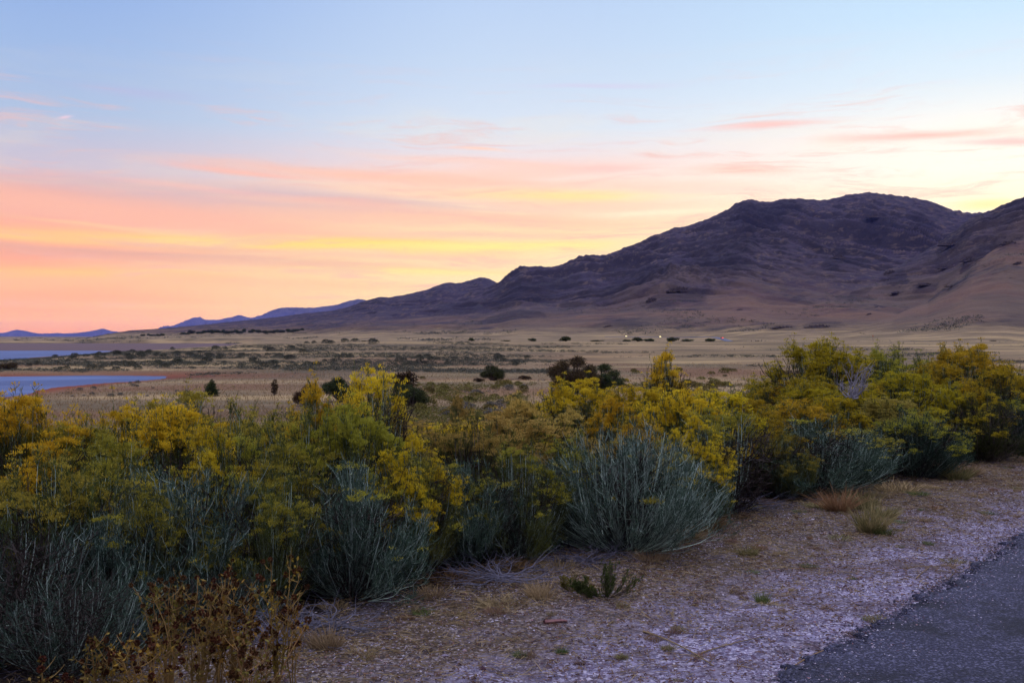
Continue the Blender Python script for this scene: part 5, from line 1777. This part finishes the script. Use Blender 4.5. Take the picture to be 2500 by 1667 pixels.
def litter(name, n, lr, mu, sg, mat, seed, L=(0.02, 0.09), wd=0.0025):
    rng = np.random.RandomState(seed)
    l_ = rng.uniform(lr[0], lr[1], n)
    s_ = rng.normal(size=n) * sg + mu + 0.5 * fbm(l_ * 0.7 + seed, l_ * 0, 2)
    X = P0[0] + DD[0] * l_ + NN[0] * s_
    Y = P0[1] + DD[1] * l_ + NN[1] * s_
    k = (s_road(X, Y) > -0.02) & (fbm(X * 1.6 + seed, Y * 1.6, 3) > -0.25)
    X, Y = X[k], Y[k]
    n = len(X)
    a = rng.uniform(0, 6.28, n)
    le = rng.uniform(L[0], L[1], n)
    A = np.stack([X, Y, gz(X, Y) + rng.uniform(0.003, 0.012, n)], 1)
    D_ = np.stack([np.cos(a), np.sin(a), rng.normal(size=n) * 0.12 + 0.05], 1)
    g = Geo()
    B = A + D_ * le[:, None]
    g.ribbon(bez(A, (A + B) / 2 + rng.normal(size=(n, 3)) * 0.006 + np.array([0, 0, 0.006]), B, 4), np.full((n, 4), wd), rng)
    return tag(g.obj(name, mat), None, None, None, 'stuff')


litter('straw_litter', 42000, (-2, 18), -0.45, 0.80, M_STRAW, 1, (0.02, 0.12), 0.003)
litter('twig_litter', 7000, (-3, 18), 0.2, 0.7, M_TWIG, 2, (0.03, 0.16), 0.003)
litter('leaf_litter', 40000, (-2, 18), -0.9, 1.1, M_BRN, 3, (0.01, 0.03), 0.006)

# crumbled asphalt and gravel spilled along the road edge
def spill(name, n, mu, sg, size, mat, seed):
    rng = np.random.RandomState(seed)
    l_ = rng.uniform(-1.5, 12, n)
    s_ = mu + sg * rng.normal(size=n) + 0.08 * fbm(l_ * 2.5, l_ * 0 + seed, 3)
    X = R0[0] + RD[0] * l_ + RN[0] * s_
    Y = R0[1] + RD[1] * l_ + RN[1] * s_
    r = rng.uniform(size[0], size[1], n)
    base = np.array([(1, 0, 0), (0, 1, 0), (-1, 0, 0), (0, -1, 0), (0, 0, 1), (0, 0, -1)], float)
    tri = np.array([(0, 1, 4), (1, 2, 4), (2, 3, 4), (3, 0, 4), (1, 0, 5), (2, 1, 5), (3, 2, 5), (0, 3, 5)])
    V = base[None] * rng.uniform(0.6, 1.25, (n, 6, 1)) + rng.normal(size=(n, 6, 3)) * 0.18
    V[..., 2] *= 0.6
    Z = np.where(s_ < 0, 0.030, gz(X, Y))
    V = V * r[:, None, None] + np.stack([X, Y, Z + r * 0.2], 1)[:, None]
    tag(mesh_obj(name, V.reshape(-1, 3), (tri[None] + (np.arange(n) * 6)[:, None, None]).reshape(-1, 3), mat), None, None, None, 'stuff')


CRUMB, t = new_mat('asphalt_crumb')
ri = t.n('ShaderNodeNewGeometry').outputs['Random Per Island']
finish(t, t.mix(ri, c3(0.016, 0.016, 0.026), c3(0.09, 0.09, 0.13)), 0.9, 0.2)
spill('asphalt_crumbs', 4200, 0.03, 0.06, (0.003, 0.012), CRUMB, 3)
spill('spilled_gravel', 5200, -0.12, 0.22, (0.003, 0.009), STONE, 6)

# ------------------------------------------------------------------ haze: one closed box of even air round the whole scene
HM = bpy.data.materials.new('haze_air')
HM.use_nodes = True
t = NT(HM.node_tree)
pv = t.n('ShaderNodeVolumePrincipled')
pv.inputs['Color'].default_value = (0.31, 0.36, 1.0, 1)
pv.inputs['Density'].default_value = AIR_DENS
o_ = t.n('ShaderNodeOutputMaterial')
t.t.links.new(pv.outputs[0], o_.inputs['Volume'])
bx0, bx1, by0, by1, bz0, bz1 = -AIR_FAR, AIR_FAR, -AIR_FAR, AIR_FAR, -32, AIR_TOP
V = np.array([(x, y, z) for z in (bz0, bz1) for y in (by0, by1) for x in (bx0, bx1)], float)
Q = np.array([(0, 2, 3, 1), (4, 5, 7, 6), (0, 1, 5, 4), (2, 6, 7, 3), (0, 4, 6, 2), (1, 3, 7, 5)])
tag(mesh_obj('haze', V, Q, HM), kind='stuff')
